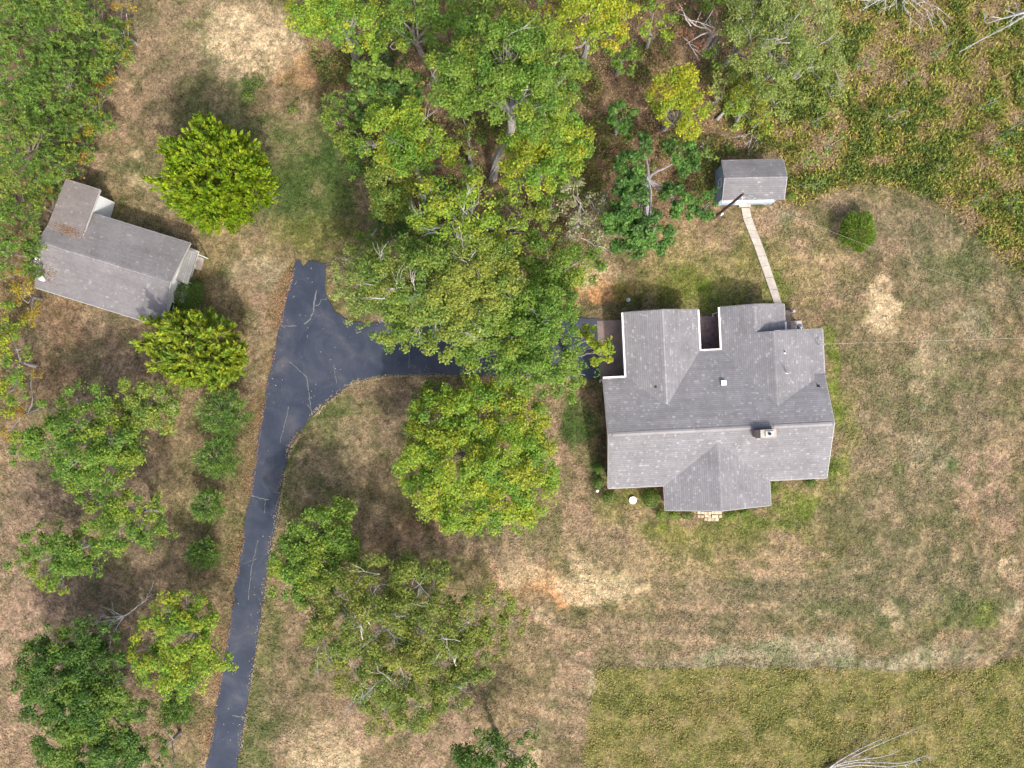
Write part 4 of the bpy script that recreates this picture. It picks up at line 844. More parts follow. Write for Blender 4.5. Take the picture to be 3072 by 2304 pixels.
broad('oak_tree', 'dense dark green oak over the driveway in front of the garage', 'green',
  [(1620,950,85),(1550,1010,80),(1480,1060,75),(1650,1060,75),(1590,1110,65),(1690,1130,42),(1680,990,50),(1400,1095,45),(1690,890,45),(1570,920,60),(1520,960,60),(1440,1020,60),(1700,1170,35),(1640,1150,45),(1755,1125,35)], 12.5, None, G_W, bare=.10, dens=1.1)
broad('oak_branch', 'single leafy oak bough reaching over the garage apron', 'ygreen',
  [(1757,995,20),(1785,1025,22),(1815,1035,24),(1810,1068,24),(1800,1085,18),(1828,1045,16)], 8.5, (1700,1060), None, cat='branch', leaf=.24, dens=1.6)
broad('oak_tree', 'bushy green oak north of the garage beside the orange soil', 'green',
  [(1640,800,65),(1700,800,60),(1760,805,50),(1600,760,50),(1590,850,38),(1720,850,45),(1650,860,40),(1780,770,25)], 9, None, G_W, bare=.05)
broad('understory_tree', 'green understory tree between the big oaks and the grey brush', 'mid',
  [(1540,640,45),(1590,660,50),(1620,710,40),(1530,700,38),(1600,750,45),(1665,700,35),(1500,600,30),(1640,770,30)], 8, None, G_W)
broad('brush_tree', 'pale grey half bare tree left of the magnolia', 'grey',
  [(1730,590,48),(1790,640,55),(1750,700,48),(1700,650,36),(1785,715,38),(1720,560,30)], 8, None, G_W, bare=.7, dens=.65, bark=(.42,.40,.36), leaf=.2)
broad('magnolia_tree', 'topped magnolia with dark glossy clumps around a bare grey trunk', 'magn',
  [(1922,440,36),(1900,492,42),(1882,552,46),(1888,615,50),(1876,690,54),(1962,695,52),(1905,745,32),(2042,470,48),(2022,592,38),(2052,626,34),(1852,650,44),(1966,742,28),(1920,700,40)], 9.5, (1948,640), G_W, leaf=.24, mat='leaf_gloss', dens=1.9, trunk_top=P(1945, 540, 6.5), bark=(.33,.32,.33), tr=.26, flat=.95)
broad('holly_tree', 'small dark green tree standing alone in the brown clearing', 'magn',
  [(1868,350,40),(1875,390,25),(1850,330,25)], 6, None, None, leaf=.19, mat='leaf_gloss', dens=2.0)
broad('holly_tree', 'round dark glossy tree touching the left side of the shed', 'magn',
  [(2122,612,38),(2110,630,26),(2140,595,22)], 4.5, None, None, leaf=.16, mat='leaf_gloss', dens=2.2)
broad('maple_tree', 'bright yellow tree behind the magnolia, above the shed', 'yellow',
  [(1990,285,50),(2040,270,58),(2090,305,48),(2070,360,48),(2020,335,42),(2065,400,28),(1970,330,26),(2030,230,30)], 9, None, G_W, bare=.12)
broad('maple_tree', 'yellow tree at the top edge of the picture, centre right', 'yellow',
  [(1740,55,65),(1830,45,65),(1760,125,45),(1880,50,45),(1830,115,45),(1690,110,40),(1700,30,50),(1800,-10,60)], 13, None, G_W, bare=.1)
broad('understory_tree', 'small bright green tree below the yellow top edge tree', 'green',
  [(1870,180,42),(1850,145,32),(1895,155,30)], 6, None, None)
broad('oak_tree', 'yellow green tree with twigs cut by the top edge, left of the wood', 'ygreen',
  [(930,30,60),(1000,50,62),(1065,70,60),(1095,140,40),(975,115,45),(1080,10,50),(900,-10,50)], 12, None, G_W, bare=.3)
broad('laurel_tree', 'dark large leaved evergreen at the left border of the wood', 'dark',
  [(1090,235,48),(1140,265,60),(1200,275,58),(1160,315,55),(1095,305,48),(1240,295,28),(1060,260,35)], 8.5, None, G_W, leaf=.26, mat='leaf_gloss', dens=1.1)
pine('pine_tree', 'blue green young pine between the lawn and the dark evergreen', 'pine', [(1010,320,40),(1020,380,38),(1035,425,32),(990,345,22)], 7, G_W)
broad('oak_tree', 'dark green tree at the top edge, over the brown wood floor', 'green',
  [(1200,60,60),(1170,140,45),(1260,30,45),(1330,110,50),(1330,50,55),(1150,60,45),(1240,-10,50)], 10, None, G_W, bare=.1, dens=.8)
broad('oak_tree', 'olive green tree with twigs at the top edge, centre', 'mid',
  [(1420,60,55),(1500,40,60),(1570,60,58),(1625,100,45),(1480,-10,50),(1580,-10,50)], 11.5, None, G_W, bare=.25, dens=.85)
broad('understory_tree', 'dark undergrowth tree in the shade below the left evergreen', 'dark', [(1070,400,40),(1090,460,45),(1060,520,30),(1110,350,35)], 4.5, None, G_W)
broad('understory_tree', 'low green tree at the lower left border of the wood, above the driveway end', 'dark', [(1190,680,50),(1230,740,40),(1150,720,30),(1200,640,40)], 5, None, G_W, dens=.8)
broad('understory_tree', 'low green tree right of the long grey trunk base', 'mid', [(1400,520,45),(1410,440,40),(1390,360,40),(1440,560,35)], 6, None, G_W, dens=.8)
broad('understory_tree', 'low green tree beside the magnolia on its left', 'green', [(1660,600,40),(1640,640,30),(1680,560,30)], 5, None, G_W)
for lab, pal_, lb, h_ in [('green undergrowth tree below the top edge, between the two left wood trees', 'dark', [(1150,100,40),(1130,170,36),(1180,190,34)], 4), ('low olive tree under the top edge left of the tallest oak', 'mid', [(1300,200,34),(1290,260,30),(1320,150,30)], 4.5), ('low green tree below the right yellow green oak', 'green', [(1700,520,34),(1730,480,30),(1720,560,26)], 4), ('low yellow tree at the top edge right of the yellow tree', 'ygreen', [(1960,40,40),(2000,80,34),(1950,100,30)], 6), ('green tree at the top edge left of the sapling with reddish twigs', 'green', [(2150,30,36),(2170,90,30),(2140,180,34)], 5), ('low pale green tree right of the sapling with reddish twigs', 'pale', [(2180,240,45),(2150,300,36)], 4.5), ('green patch of saplings over the driveway fork', 'green', [(1130,680,30),(1090,720,26)], 3.5), ('olive sapling group left of the shed and above the magnolia', 'mid', [(2100,440,30),(2130,480,24)], 3)]:
    broad('understory_tree', lab, pal_, lb, h_, None, 'low trees filling the gaps of the wood', dens=.8)
# thin, half bare trees of the upper right thicket
G_T = 'half bare trees of the thicket above the shed'
broad('thicket_tree', 'pale green twiggy tree at the top edge, left in the thicket', 'pale', [(2230,55,60),(2250,140,62),(2200,110,40),(2270,210,50),(2220,10,45)], 9, None, G_T, bare=.5, dens=.72, leaf=.16)
broad('thicket_tree', 'largest pale twiggy tree in the middle of the thicket', 'pale', [(2340,60,70),(2350,150,80),(2400,230,70),(2310,240,60),(2330,-10,50),(2330,310,50)], 10, None, G_T, bare=.5, dens=.72, leaf=.16)
broad('thicket_tree', 'pale twiggy tree at the right border of the thicket', 'pale', [(2440,80,70),(2450,150,70),(2500,210,46),(2490,290,45),(2470,20,50)], 9, None, G_T, bare=.55, dens=.68, leaf=.16)
broad('thicket_tree', 'low yellow green tree of the thicket next to the fallen log', 'ygreen', [(2250,300,60),(2200,350,40),(2280,370,40)], 5.5, None, G_T, bare=.2, dens=.72, leaf=.16)
broad('sapling_tree', 'sapling with reddish twigs and pale stems right of the yellow trees', 'red', [(2065,60,48),(2130,60,40),(2060,130,40),(2140,110,30)], 7, (2110,150), None, bare=.9, dens=.4, leaf=.15, bark=(.44,.40,.38))
bare_branch('bare_tree', 'leafless grey tree crown at the top edge right of the thicket', (2700,-40), [(2590,30),(2620,10),(2690,25),(2780,30),(2730,50),(2810,20)], 3, 5, .06, 'tree', fork=5, flen=1.3)
bare_branch('dead_tree', 'bare dead trunk leaning in from the upper right corner', (3110,20), [(2880,155,1.0),(2990,60,5),(2960,70,3)], 6.5, 1, .11, 'dead tree', fork=3, flen=1.2, col=(.46,.45,.43))
b0 = P(2148, 362); tg = empty('fallen_log', b0); tag(tg, 'short grey log lying in the thicket behind the shed', 'log')
mb = MB(); e_ = Vector(P(2197, 310, .25)) - Vector(b0); limb(mb, (0, 0, .15), e_, .17, .13, .02, 5, (.36, .35, .30), 9); mb.build('trunk', M['bark'], tg)
bare_branch('bare_shrub', 'tangle of pale bare stems on the brown ground behind the shed', (2255,400), [(2245,445),(2270,420),(2230,410),(2260,380)], .1, .6, .03, 'shrub', fork=4, flen=.7)
# --- pines on the left edge
G_P = 'soft pines along the left edge'
for lab, lb, h_ in [
 ('pine in the very top left corner', [(60,60,80),(130,30,60),(20,120,60)], 13), ('pine at the top edge, second from the corner', [(210,90,80),(270,40,55),(180,30,60)], 12), ('pine at the top edge nearest the dirt track', [(310,50,42),(290,110,40),(330,10,40)], 9),
 ('broad pine at the left edge below the corner pine', [(70,230,90),(20,300,60),(130,290,60)], 13), ('pine beside the dirt track, upper part of the row', [(200,230,72),(230,170,50),(170,310,55)], 11),
 ('large pine at the left edge level with the round cedar', [(50,420,85),(110,380,60),(30,500,55)], 13), ('pine above the outbuilding wing', [(150,420,52),(100,470,48),(185,365,42)], 8), ('pine on the left edge level with the outbuilding wing', [(30,590,66),(55,540,50),(60,640,38)], 10), ('pine on the left edge behind the outbuilding', [(25,720,52),(20,790,44),(55,740,24)], 9)]:
    pine('pine_tree', lab, 'pine', [(l_[0] * .88 - 16, l_[1], l_[2] * .95) for l_ in lb], h_, G_P, dens=1.0)
broad('sweetgum_tree', 'lime green tree on the left edge below the outbuilding', 'ygreen', [(25,960,45),(35,1040,45),(20,1110,48),(40,1170,40),(10,1210,40)], 5, None, None)
for lab, lb in [('yellow vine thicket at the dirt track, topmost', [(355,90,28),(345,150,26),(365,40,26)]), ('yellow vine thicket at the dirt track, second from the top', [(290,210,34),(315,250,24),(300,160,28)]), ('orange yellow vine thicket halfway along the pines', [(250,330,34),(260,290,30),(225,380,30)]), ('yellow vine thicket above the outbuilding roof', [(190,500,36),(150,540,30),(215,450,28)]), ('yellow vine thicket behind the outbuilding on the left edge', [(60,860,34),(70,910,30),(30,840,28),(75,960,22)]), ('golden shrubs low on the left edge between pine and lime green tree', [(55,1240,20),(20,1290,24),(80,1120,16)])]:
    broad('vine_thicket', lab, 'vine', [(l_[0] + 14, l_[1], l_[2] * 1.2) for l_ in lb], 3.4, None, 'yellow vine thickets edging the pines', leaf=.15, cat='thicket', dens=.9)
# --- garden trees on the left
cedar('cedar_tree', 'round bright green cedar alone on the lawn above the outbuilding', 'cedar', [(650,520,125),(650,600,95),(580,560,85),(730,560,85),(640,440,75),(570,480,65),(720,480,75),(600,640,50),(700,640,50),(525,575,42),(770,530,45),(545,470,40),(650,400,35)], 9.5)
cedar('deodar_tree', 'golden green conifer with plumed boughs beside the outbuilding corner', 'gold', [(560,1005,68),(640,1015,66),(500,1025,55),(580,1085,76),(660,1085,62),(505,1085,48),(560,1130,40),(705,1055,40),(455,1035,28),(625,955,34),(545,955,30),(480,970,24),(640,1140,34),(700,1110,30)], 7, None, 'tree', .52, .8, .085)
G_S = 'row of spiky dark conifers along the driveway'
for lab, c_, r_, h_ in [('largest spiky dark conifer, topmost of the row by the driveway', (675,1238), 104, 5.5), ('second spiky conifer from the top of the driveway row', (652,1372), 88, 4.8), ('third spiky conifer from the top of the driveway row', (625,1515), 76, 4.2), ('small spiky conifer, fourth from the top of the driveway row', (608,1662), 66, 3.6), ('last spiky conifer of the driveway row, near the bottom edge', (530,2125), 72, 4.2)]:
    cedar('spiky_conifer', lab, 'spike', [(c_[0], c_[1], r_ * .64)] + [(c_[0] + r_ * .42 * math.cos(q_ * 1.05 + r_) * R.uniform(.8, 1.15), c_[1] + r_ * .42 * math.sin(q_ * 1.05 + r_) * R.uniform(.8, 1.15), r_ * R.uniform(.38, .50)) for q_ in range(6)], h_ * .75, G_S, 'tree', .24, .95, .026)
G_L = 'broadleaf trees on the lawn left of the driveway'
broad('oak_tree', 'green oak with a yellow lower side, left of the spiky conifers', 'green',
  [(160,1225,40),(230,1195,50),(300,1180,45),(250,1280,70),(150,1330,62),(75,1330,42),(250,1370,75),(350,1330,70),(390,1290,50),(210,1420,45),(320,1410,60),(390,1390,35),(255,1455,40),(200,1290,45),(330,1250,50),(60,1365,30),(400,1370,35)], 9, None, G_L, bare=.08)
broad('oak_tree', 'smaller green oak between the golden conifer and the spiky conifers', 'mid',
  [(380,1195,48),(450,1205,58),(510,1195,35),(480,1255,48),(420,1255,45),(520,1240,25),(360,1240,35)], 7.5, None, G_L, bare=.12)
broad('oak_tree', 'green oak spreading left of the fourth spiky conifer', 'green',
  [(265,1480,38),(320,1525,46),(385,1530,55),(450,1520,42),(430,1570,50),(360,1590,58),(290,1570,45),(460,1635,25),(515,1585,32),(320,1630,42),(440,1600,30)], 8, None, G_L, bare=.04)
broad('oak_tree', 'green oak nearest the left edge in the middle of the lawn', 'green',
  [(110,1650,50),(65,1695,42),(145,1695,52),(205,1660,55),(250,1630,45),(185,1755,26),(285,1715,24),(140,1595,35),(100,1740,30),(230,1700,35),(180,1610,35)], 7.5, None, G_L, bare=.04)
broad('oak_tree', 'large dark green oak in the bottom left corner', 'dark',
  [(110,1980,55),(170,1930,48),(245,1920,55),(330,1905,40),(85,2055,45),(185,2040,75),(280,2000,62),(320,2080,55),(225,2140,75),(305,2170,62),(165,2225,55),(245,2260,65),(355,2250,55),(400,2185,35),(425,2300,50),(150,2300,45),(330,2310,55),(340,1990,40),(100,2010,40),(260,2080,60),(180,1990,60),(140,2110,55),(380,2120,45),(330,2230,55),(210,2310,60),(270,2130,60),(410,2240,40)], 9, None, G_L, dens=1.15)
broad('oak_tree', 'bright yellow green oak overhanging the driveway near the bottom', 'ygreen',
  [(560,1815,45),(605,1850,45),(505,1850,52),(450,1900,42),(560,1910,75),(640,1930,38),(480,1995,62),(570,2005,75),(640,1990,40),(690,2010,18),(520,2055,45),(430,1950,40),(610,1800,30),(660,1960,30),(540,1790,30)], 9, None, G_L, bare=.03)
broad('oak_tree', 'dark low tree at the bottom edge between the corner oak and the driveway', 'dark', [(490,2190,28),(470,2260,35),(515,2290,30)], 4.5, None, G_L)
bare_branch('dead_branch', 'bare silvery branch spread over the lawn left of the bright oak', (372,1848), [(285,1868),(310,1890),(335,1830),(300,1850),(345,1893),(420,1815),(440,1800)], 1.5, 1.8, .05, fork=4, flen=.9)
# --- trees right of the driveway
G_R = 'trees on the front lawn right of the driveway'
broad('oak_tree', 'big yellow green oak in front of the house inside the driveway bend', 'ygreen',
  [(1330,1255,88),(1290,1215,50),(1440,1230,85),(1550,1270,85),(1610,1380,70),(1600,1470,72),(1520,1520,75),(1400,1520,80),(1290,1480,70),(1245,1400,58),(1380,1380,105),(1500,1380,105),(1300,1330,75),(1255,1310,45),(1480,1450,80),(1640,1420,35),(1560,1560,40),(1450,1570,45),(1350,1560,35),(1500,1180,45),(1220,1450,30),(1420,1170,38)], 11.5, None, G_R, bare=.06, dens=1.1)
broad('understory_tree', 'low dark green patch of branches at the upper left of the big front oak', 'green', [(1300,1170,36),(1270,1190,28),(1330,1190,28)], 4, None, G_R)
broad('oak_tree', 'dense green oak at the right edge of the driveway, lower half', 'green',
  [(930,1600,80),(1000,1575,62),(870,1680,60),(950,1690,80),(1010,1650,55),(860,1755,50),(930,1770,52),(1040,1610,30),(830,1720,30),(880,1620,45)], 9, None, G_R, bare=.15)
broad('elm_tree', 'wide sparse olive tree with many silvery twigs on the front lawn', 'olive',
  [(1000,1770,75),(1120,1760,85),(1250,1760,85),(1150,1880,110),(1020,1900,85),(1280,1880,95),(1400,1850,65),(1540,1865,45),(1500,1800,45),(1200,2000,105),(1080,2010,85),(1320,1990,90),(1420,1980,65),(1250,2110,75),(1150,2130,65),(1080,1700,45),(1300,1720,50),(1350,2080,55),(1480,1920,45),(960,1960,50),(1200,1820,60),(1060,1840,50),(1350,1920,55),(1180,2080,50),(1440,1890,40)], 10.5, None, G_R, bare=.42, dens=.95, leaf=.17, bark=(.42,.40,.37), puff=(.35,.8))
broad('oak_tree', 'dark green tree cut by the bottom edge, below the sparse olive tree', 'dark',
  [(1450,2235,55),(1420,2290,60),(1550,2260,48),(1600,2185,24),(1500,2310,55),(1590,2300,35),(1400,2320,50)], 7, None, G_R, dens=.85, bare=.1)
bare_branch('dead_tree', 'fallen white dead tree on the rough field at the bottom edge', (2470,2320), [(2650,2215,.6),(2760,2280,.5),(2770,2268,.4),(2700,2250,.8),(2740,2190,.9)], .3, .6, .07, 'dead tree', fork=4, flen=.8, col=(.50, .48, .44))

# --- shrubs
G_H = 'clipped shrubs around the brick house'
for lab, pal, x_, y_, a_, b_2, h_ in [
 ('blue green shrub by the house corner, topmost of three on the left side', 'magn', 1800,1402,15,17,1.0), ('dark green shrub by the house corner, middle of three on the left side', 'dark', 1801,1449,17,18,1.0), ('round dark shrub at the front left corner of the house', 'dark', 1834,1486,22,18,1.1),
 ('biggest round shrub by the porch, right of the white well cover', 'dark', 1953,1489,26,27,1.4), ('green shrub at the left end of the front gable', 'green', 1984,1535,15,18,.9), ('low green shrub under the front gable eave, left of the pavers', 'green', 2022,1541,16,11,.8), ('low dark shrub under the front gable eave next to the pavers', 'dark', 2062,1542,19,11,.8), ('low shrub under the front gable eave right of the pavers', 'green', 2196,1541,17,12,.8), ('last low shrub to the right under the front gable eave', 'green', 2234,1534,16,11,.7),
 ('dark round shrub under the front right eave', 'dark', 2434,1449,16,14,.9), ('narrow grassy shrub on the right side wall of the house', 'green', 2492,1413,8,15,.6)]:
    shrub('clipped_shrub', lab, pal, x_ - (5 if x_ < 1850 else 0), y_ + (5 if y_ > 1470 else 0), a_ * 1.15, b_2 * 1.15, h_, G_H, leaf=.10, dens=2.2)
shrub('lily_clump', 'clump of strap leaves in the inner corner of the front gable', 'green', 2322,1462,13,21,.7, None, .14, .8, blades=True, cat='plant')
shrub('yard_bush', 'bright green bush alone on the mown lawn below the rough meadow', 'green', 2572,692,52,60,2.4, None, .15, 2.2, blades=True)
shrub('laurel_bush', 'large dark bush against the white gable wall of the outbuilding', 'dark', 560,882,52,58,2.6, None, .11, 1.5); shrub('laurel_bush', 'dark bush between the outbuilding gable and the golden conifer', 'dark', 530,935,32,30,2.0, None, .11, 1.5)
shrub('shed_shrub', 'small green shrub at the right corner of the shed', 'green', 2375,590,15,15,.9, None, .09, 1.3)
G_M = 'green bushes in the rough meadow right of the shed'
for lab, x_, y_, a_, b_2, h_, pal in [('tall leafy bush right of the shed roof', 2428,480,30,38,2.2,'green'), ('yellow green bush between the shed and the meadow edge', 2440,555,38,34,1.8,'mid'), ('green bush second right of the shed', 2500,440,34,40,1.8,'green'), ('dark bush in the middle of the meadow, left part', 2460,350,42,36,1.8,'dark'), ('light green bush in the upper meadow', 2735,235,44,38,1.6,'green'), ('green bush left of the upper meadow bush', 2600,190,40,34,1.5,'green'), ('dark green bush in the centre of the meadow', 2700,340,50,42,1.7,'dark'), ('yellow bush left of the dark centre bush', 2630,350,34,32,1.3,'olive'), ('green bush near the leaning dead trunk', 2840,150,46,36,1.5,'brush'), ('large green bush at the right edge of the meadow', 3040,390,42,50,1.9,'dark'), ('pale green bush in the right part of the meadow', 2990,440,34,30,1.3,'mid'), ('green bush in the right part of the meadow, upper', 2970,310,36,30,1.4,'green'), ('yellow bush just above the mown edge', 2820,510,26,22,1.1,'olive'), ('bright yellow bush at right over the mown edge', 3020,460,28,20,1.1,'ygreen'), ('green bush at the lower right end of the meadow', 3040,600,32,44,1.4,'mid'), ('olive bush above the arc of mown grass', 2940,600,30,28,1.2,'olive')]:
    broad('meadow_bush', lab, pal, [(x_, y_, a_ * .62), (x_ + a_ * R.uniform(.3, .8), y_ - b_2 * R.uniform(.1, .6), a_ * .42), (x_ - a_ * R.uniform(.3, .8), y_ + b_2 * R.uniform(.1, .6), a_ * .4), (x_ + a_ * R.uniform(-.5, .5), y_ + b_2 * R.uniform(-.9, .9), a_ * .3)], h_ * 1.6, None, G_M, leaf=.16, dens=1.1, puff=(.2, .5), cat='shrub', tr=.05)
shrub('weed_clump', 'round weed clump in the pale soil at the top of the lawn', 'dark', 757,240,38,26,.6, None, .12, .6, cat='weeds'); shrub('weed_clump', 'smaller weed clump below the round one on the upper lawn', 'green', 742,285,18,16,.5, None, .12, .6, cat='weeds'); shrub('weed_clump', 'leafy weed by the pale bank left of the young pine', 'mid', 880,330,20,14,.5, None, .12, .7, cat='weeds')

# ------------------------------------------------------------------ ground cover
HOUSE_FOOT = [hw(*p) for p in [(.4,.4),(5.2,.4),(5.2,-1.8),(14.2,-1.8),(14.2,.4),(19.2,.4),(19.2,14.4),(16.5,15.3),(11.2,15.3),(11.2,15.3),(.1,15.3)]]
def w2(o, pts):
    c_, s_ = math.cos(o.rotation_euler.z), math.sin(o.rotation_euler.z); return [(o.location.x + u * c_ - v * s_, o.location.y + u * s_ + v * c_) for u, v in pts]
SOLID = [DRIVE_W, PV(WALK), HOUSE_FOOT, w2(B2, [(.3,.3),(11.9,.3),(11.9,7.6),(3,7.6),(3,9.7),(.3,9.7)]), w2(SH, [(0,.2),(5.3,.2),(5.3,3.4),(0,3.4)])]
def free(x, y):
    m_ = np.ones(len(x), bool)
    for s_ in SOLID: m_ &= ~inpoly(x, y, s_)
    return m_
def blades(n, x, y, hgt, wd, lean, col, zb_=-.08, name='grass', mat='grass', tilt=1.0):
    a = R.uniform(0, 6.283, n); l = lean * R.uniform(.4, 1.3, n); h_ = hgt * R.uniform(.5, 1.3, n)
    t = np.stack([np.cos(a), np.sin(a), np.zeros(n)], 1); s_ = np.stack([-np.sin(a), np.cos(a), np.zeros(n)], 1)
    b = np.stack([x, y, np.full(n, zb_)], 1); w_ = (wd * R.uniform(.6, 1.4, n))[:, None]; up = np.array([0, 0, 1.0])
    mid = b + t * (l * .45)[:, None] + up * (h_ * .75)[:, None]; tip = b + t * l[:, None] + up * h_[:, None] * .8
    v = np.stack([b - s_ * w_ * .5, mid - s_ * w_, tip, mid + s_ * w_], 1).reshape(-1, 3)
    o = np_mesh(name, v, 4, col, M[mat]); o['kind'] = 'stuff'; return o
def scatter(n, x0, x1, y0, y1):
    x = R.uniform(x0, x1, n); y = R.uniform(y0, y1, n); m_ = free(x, y); return x[m_], y[m_]
# lawn turf
x, y = scatter(230000, -52, 52, -39, 39); m_ = ~(inpoly(x, y, MEADOW) | inpoly(x, y, FIELD)); x, y = x[m_], y[m_]; n = len(x)
c_ = ground_color(x, y); dens_ = fbm(x, y, 1.6, 61, 3); keep = R.uniform(0, 1, n) < sstep(.28, .6, dens_) * (1.1 - sstep(.25, .5, c_[:, 0])); x, y, c_ = x[keep], y[keep], c_[keep]; n = len(x)
c_ = c_ * R.uniform(.85, 1.9, (n, 1)) * (1 + R.normal(0, .07, (n, 3))); blades(n, x, y, .055, .05, .17, c_, zb_=-.05, name='lawn_grass')
# rough field, lower right
x, y = scatter(110000, 5, 54, -45, -25); m_ = inpoly(x + R.normal(0, .22, len(x)) + (fbm(x, y, 1.5, 85) - .5) * .9, y + R.normal(0, .12, len(x)) + (fbm(x, y, 1.5, 86) - .5) * .5, FIELD); x, y = x[m_], y[m_]; n = len(x); cl_ = fbm(x, y, 1.1, 82, 3); q_ = .5 * fbm(x, y, 4.5, 81, 3) + .5 * cl_ + R.normal(0, .06, n); q_ = .5 + (q_ - .5) * 1.5
pc_ = np.array([(.28,.205,.12),(.30,.24,.11),(.28,.245,.09),(.25,.23,.07),(.17,.185,.055)]); ci = np.clip(((q_ - .2) / .6 * 5).astype(int), 0, 4); c_ = pc_[ci] * R.uniform(.6, 1.4, (n, 1)); keep = R.uniform(0, 1, n) < .25 + .75 * sstep(.35, .6, cl_); x, y, c_, cl_ = x[keep], y[keep], c_[keep], cl_[keep]; n = len(x); blades(n, x, y, .07 + .15 * sstep(.42, .7, cl_), .034, .20, c_ * 1.3, name='tall_grass')
# meadow weeds, upper right
x, y = scatter(170000, 18, 54, 8, 42); m_ = inpoly(x + R.normal(0, .5, len(x)), y + R.normal(0, .4, len(x)), MEADOW); x, y = x[m_], y[m_]; n = len(x); q_ = .5 * fbm(x, y, 3.2, 91) + .5 * fbm(x, y, 1.1, 92, 3) + R.normal(0, .06, n); q_ = .47 + (q_ - .5) * 1.9
pc_ = np.array([(.235,.175,.10),(.23,.18,.08),(.24,.195,.065),(.25,.235,.05),(.19,.215,.045),(.11,.155,.035)]); ci = np.clip(((q_ - .22) / .56 * 6).astype(int), 0, 5); hh = .22 + .55 * sstep(.4, .7, q_)
c_ = pc_[ci] * 1.05 * R.uniform(.55, 1.45, (n, 1)); blades(n, x, y, hh * .8, .05, .36, c_ * 1.3, name='meadow_weeds')
# fallen leaves: on the wood floor, along the drive, on the tarmac
def litter(x, y, z, s, col, name):
    n = len(x); c0 = np.stack([x, y, np.full(n, z) + R.uniform(0, .02, n)], 1); nr = unit(np.array([0, 0, 1.0]) + R.normal(0, .35, (n, 3))); s_ = s * R.uniform(.6, 1.4, n)
    o = np_mesh(name, leaf_quads(c0, nr, s_, s_ * .6), 4, col, M['litter']); o['kind'] = 'stuff'; return o
x, y = scatter(90000, -20, 34, 12, 40); m_ = inpoly(x, y, WOODS) & (fbm(x, y, 2.0, 23) > .38); x, y = x[m_], y[m_]; n = len(x)
pc_ = np.array([(.30,.18,.11),(.24,.15,.09),(.36,.23,.14),(.18,.115,.08),(.27,.22,.08)]); litter(x, y, .0, .07, pc_[R.integers(0, 5, n)] * R.uniform(.6, 1.4, (n, 1)), 'fallen_leaves')
x, y = scatter(26000, -52, -14, -40, 24); m_ = inpoly(x, y, LEFTW) ; x2, y2 = x[m_], y[m_]; n = len(x2)
litter(x2, y2, .0, .07, pc_[R.integers(0, 5, n)] * R.uniform(.6, 1.4, (n, 1)), 'fallen_leaves')
x, y = scatter(150000, -24, 36, 10, 42); ug = fbm(x, y, 2.4, 27, 3); m_ = inpoly(x, y, WOODS) & (R.uniform(0, 1, len(x)) < sstep(.46, .62, ug)); x, y = x[m_], y[m_]; n = len(x); q_ = np.clip(fbm(x, y, 1.5, 28, 2) * 1.6 - .3 + R.normal(0, .15, n), 0, .999)
pc_ = np.array([(.20,.14,.08),(.11,.16,.035),(.16,.20,.04),(.09,.14,.03),(.24,.22,.06)]); zc_ = R.uniform(.1, .9, n) * sstep(.46, .7, ug[m_]) + .05; s_ = R.uniform(.06, .15, n)
o = np_mesh('undergrowth', leaf_quads(np.stack([x, y, zc_], 1), unit(np.array([0, 0, 1.0]) + R.normal(0, .5, (n, 3))), s_, s_ * .6), 4, pc_[(q_ * 5).astype(int)] * R.uniform(.6, 1.5, (n, 1)), M['leaf']); o['kind'] = 'stuff'
# rusty strip along the left side of the driveway
le = PV([(889,775),(873,833),(852,902),(838,986),(819,1073),(796,1180),(778,1286),(759,1430),(741,1532),(715,1698),(694,1846),(671,1980),(653,2078),(636,2198),(620,2304)]); t = R.uniform(0, len(le) - 1.001, 9000); k = t.astype(int); fr = t - k; le = np.array(le); p_ = le[k] * (1 - fr[:, None]) + le[k + 1] * fr[:, None]
kp = R.uniform(0, 1, len(p_)) < sstep(.30, .62, fbm(p_[:, 0], p_[:, 1], 1.6, 33, 3)); p_ = p_[kp]; p_[:, 0] += .22 - np.abs(R.normal(0, .75, len(p_))); p_[:, 1] += R.normal(0, .1, len(p_)); pc2 = np.array([(.33,.17,.08),(.27,.15,.08),(.36,.24,.14),(.20,.12,.08)])
litter(p_[:, 0], p_[:, 1], .03, .05, pc2[R.integers(0, 4, len(p_))] * R.uniform(.6, 1.3, (len(p_), 1)), 'fallen_leaves')
re_ = np.array(PV([(984,896),(1004,935),(1043,964),(1126,969)])); 
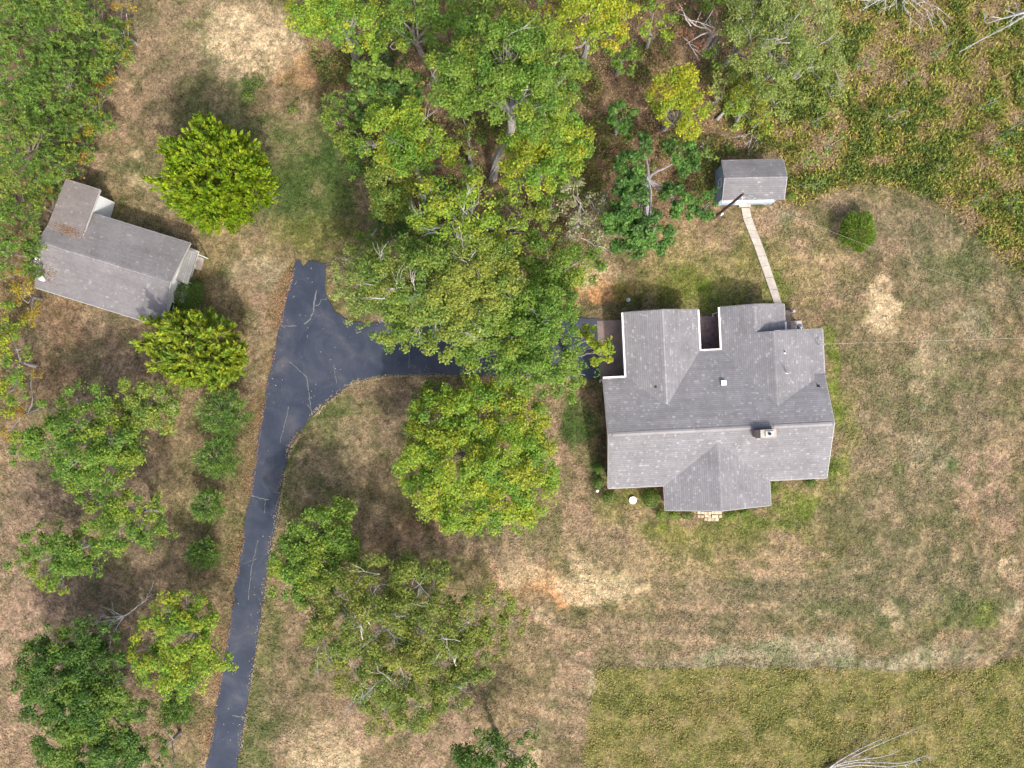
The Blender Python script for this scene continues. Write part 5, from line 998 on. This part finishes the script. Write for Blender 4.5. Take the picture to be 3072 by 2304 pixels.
re2 = np.array(PV([(1348,1124),(1177,1127),(1070,1145),(1024,1171),(977,1208),(926,1259),(889,1312),(870,1342),(852,1416),(833,1536),(810,1656),(782,1851),(759,1999),(736,2147),(711,2304)])); t = R.uniform(0, len(re2) - 1.001, 5200); k = t.astype(int); fr = t - k; p_ = re2[k] * (1 - fr[:, None]) + re2[k + 1] * fr[:, None]
kp = R.uniform(0, 1, len(p_)) < sstep(.32, .6, fbm(p_[:, 0], p_[:, 1], 1.3, 37, 3)); p_ = p_[kp]; p_ = p_ + np.stack([.02 + np.abs(R.normal(0, .16, len(p_))), -np.abs(R.normal(0, .10, len(p_)))], 1) * R.choice([1, 1, 1, -1], (len(p_), 1)); pc3 = np.array([(.34,.27,.18),(.28,.21,.13),(.20,.19,.08),(.38,.32,.23)])
litter(p_[:, 0], p_[:, 1], .04, .055, pc3[R.integers(0, 4, len(p_))] * R.uniform(.6, 1.2, (len(p_), 1)), 'fallen_leaves')
x = R.uniform(-29, 9, 9000); y = R.uniform(-36, 12, 9000); m_ = inpoly(x, y, DRIVE_W) & ((fbm(x, y, 3, 29) > .5) | (R.uniform(0, 1, 9000) < .25)); x, y = x[m_], y[m_]; n = len(x); m_ = R.uniform(0, 1, n) < .16; x, y = x[m_], y[m_]; n = len(x)
litter(x, y, .045, .045, np.array([(.55,.5,.4),(.5,.38,.2),(.6,.58,.52)])[R.integers(0, 3, n)] * R.uniform(.6, 1.1, (n, 1)), 'fallen_leaves')
# leaf drifts on the outbuilding roof where the wing meets the main slope
u = np.concatenate([R.normal(1.9, .7, 420), R.normal(1.3, .5, 160)]); v = np.concatenate([R.normal(5.75, .25, 420), R.normal(1.6, .6, 160)]); ok = (u > .1) & (u < 3.6) & (v > .3) & (v < 7); u, v = u[ok], v[ok]
zz = np.where(v > 5.5, 3.47 - (v - 5.45) * .1015, np.where(v > 4.05, 3.9 - (v - 4.05) * .335, 2.6 + v * .321)) + .05; xy = np.array(w2(B2, list(zip(u, v))))
n = len(u); s_ = R.uniform(.04, .09, n); o = np_mesh('fallen_leaves', leaf_quads(np.stack([xy[:, 0], xy[:, 1], zz], 1), unit(np.array([0, 0, 1.0]) + R.normal(0, .3, (n, 3))), s_, s_ * .6), 4, np.array([(.2,.13,.08)]) * R.uniform(.5, 1.4, (n, 1)), M['litter']); o['kind'] = 'stuff'
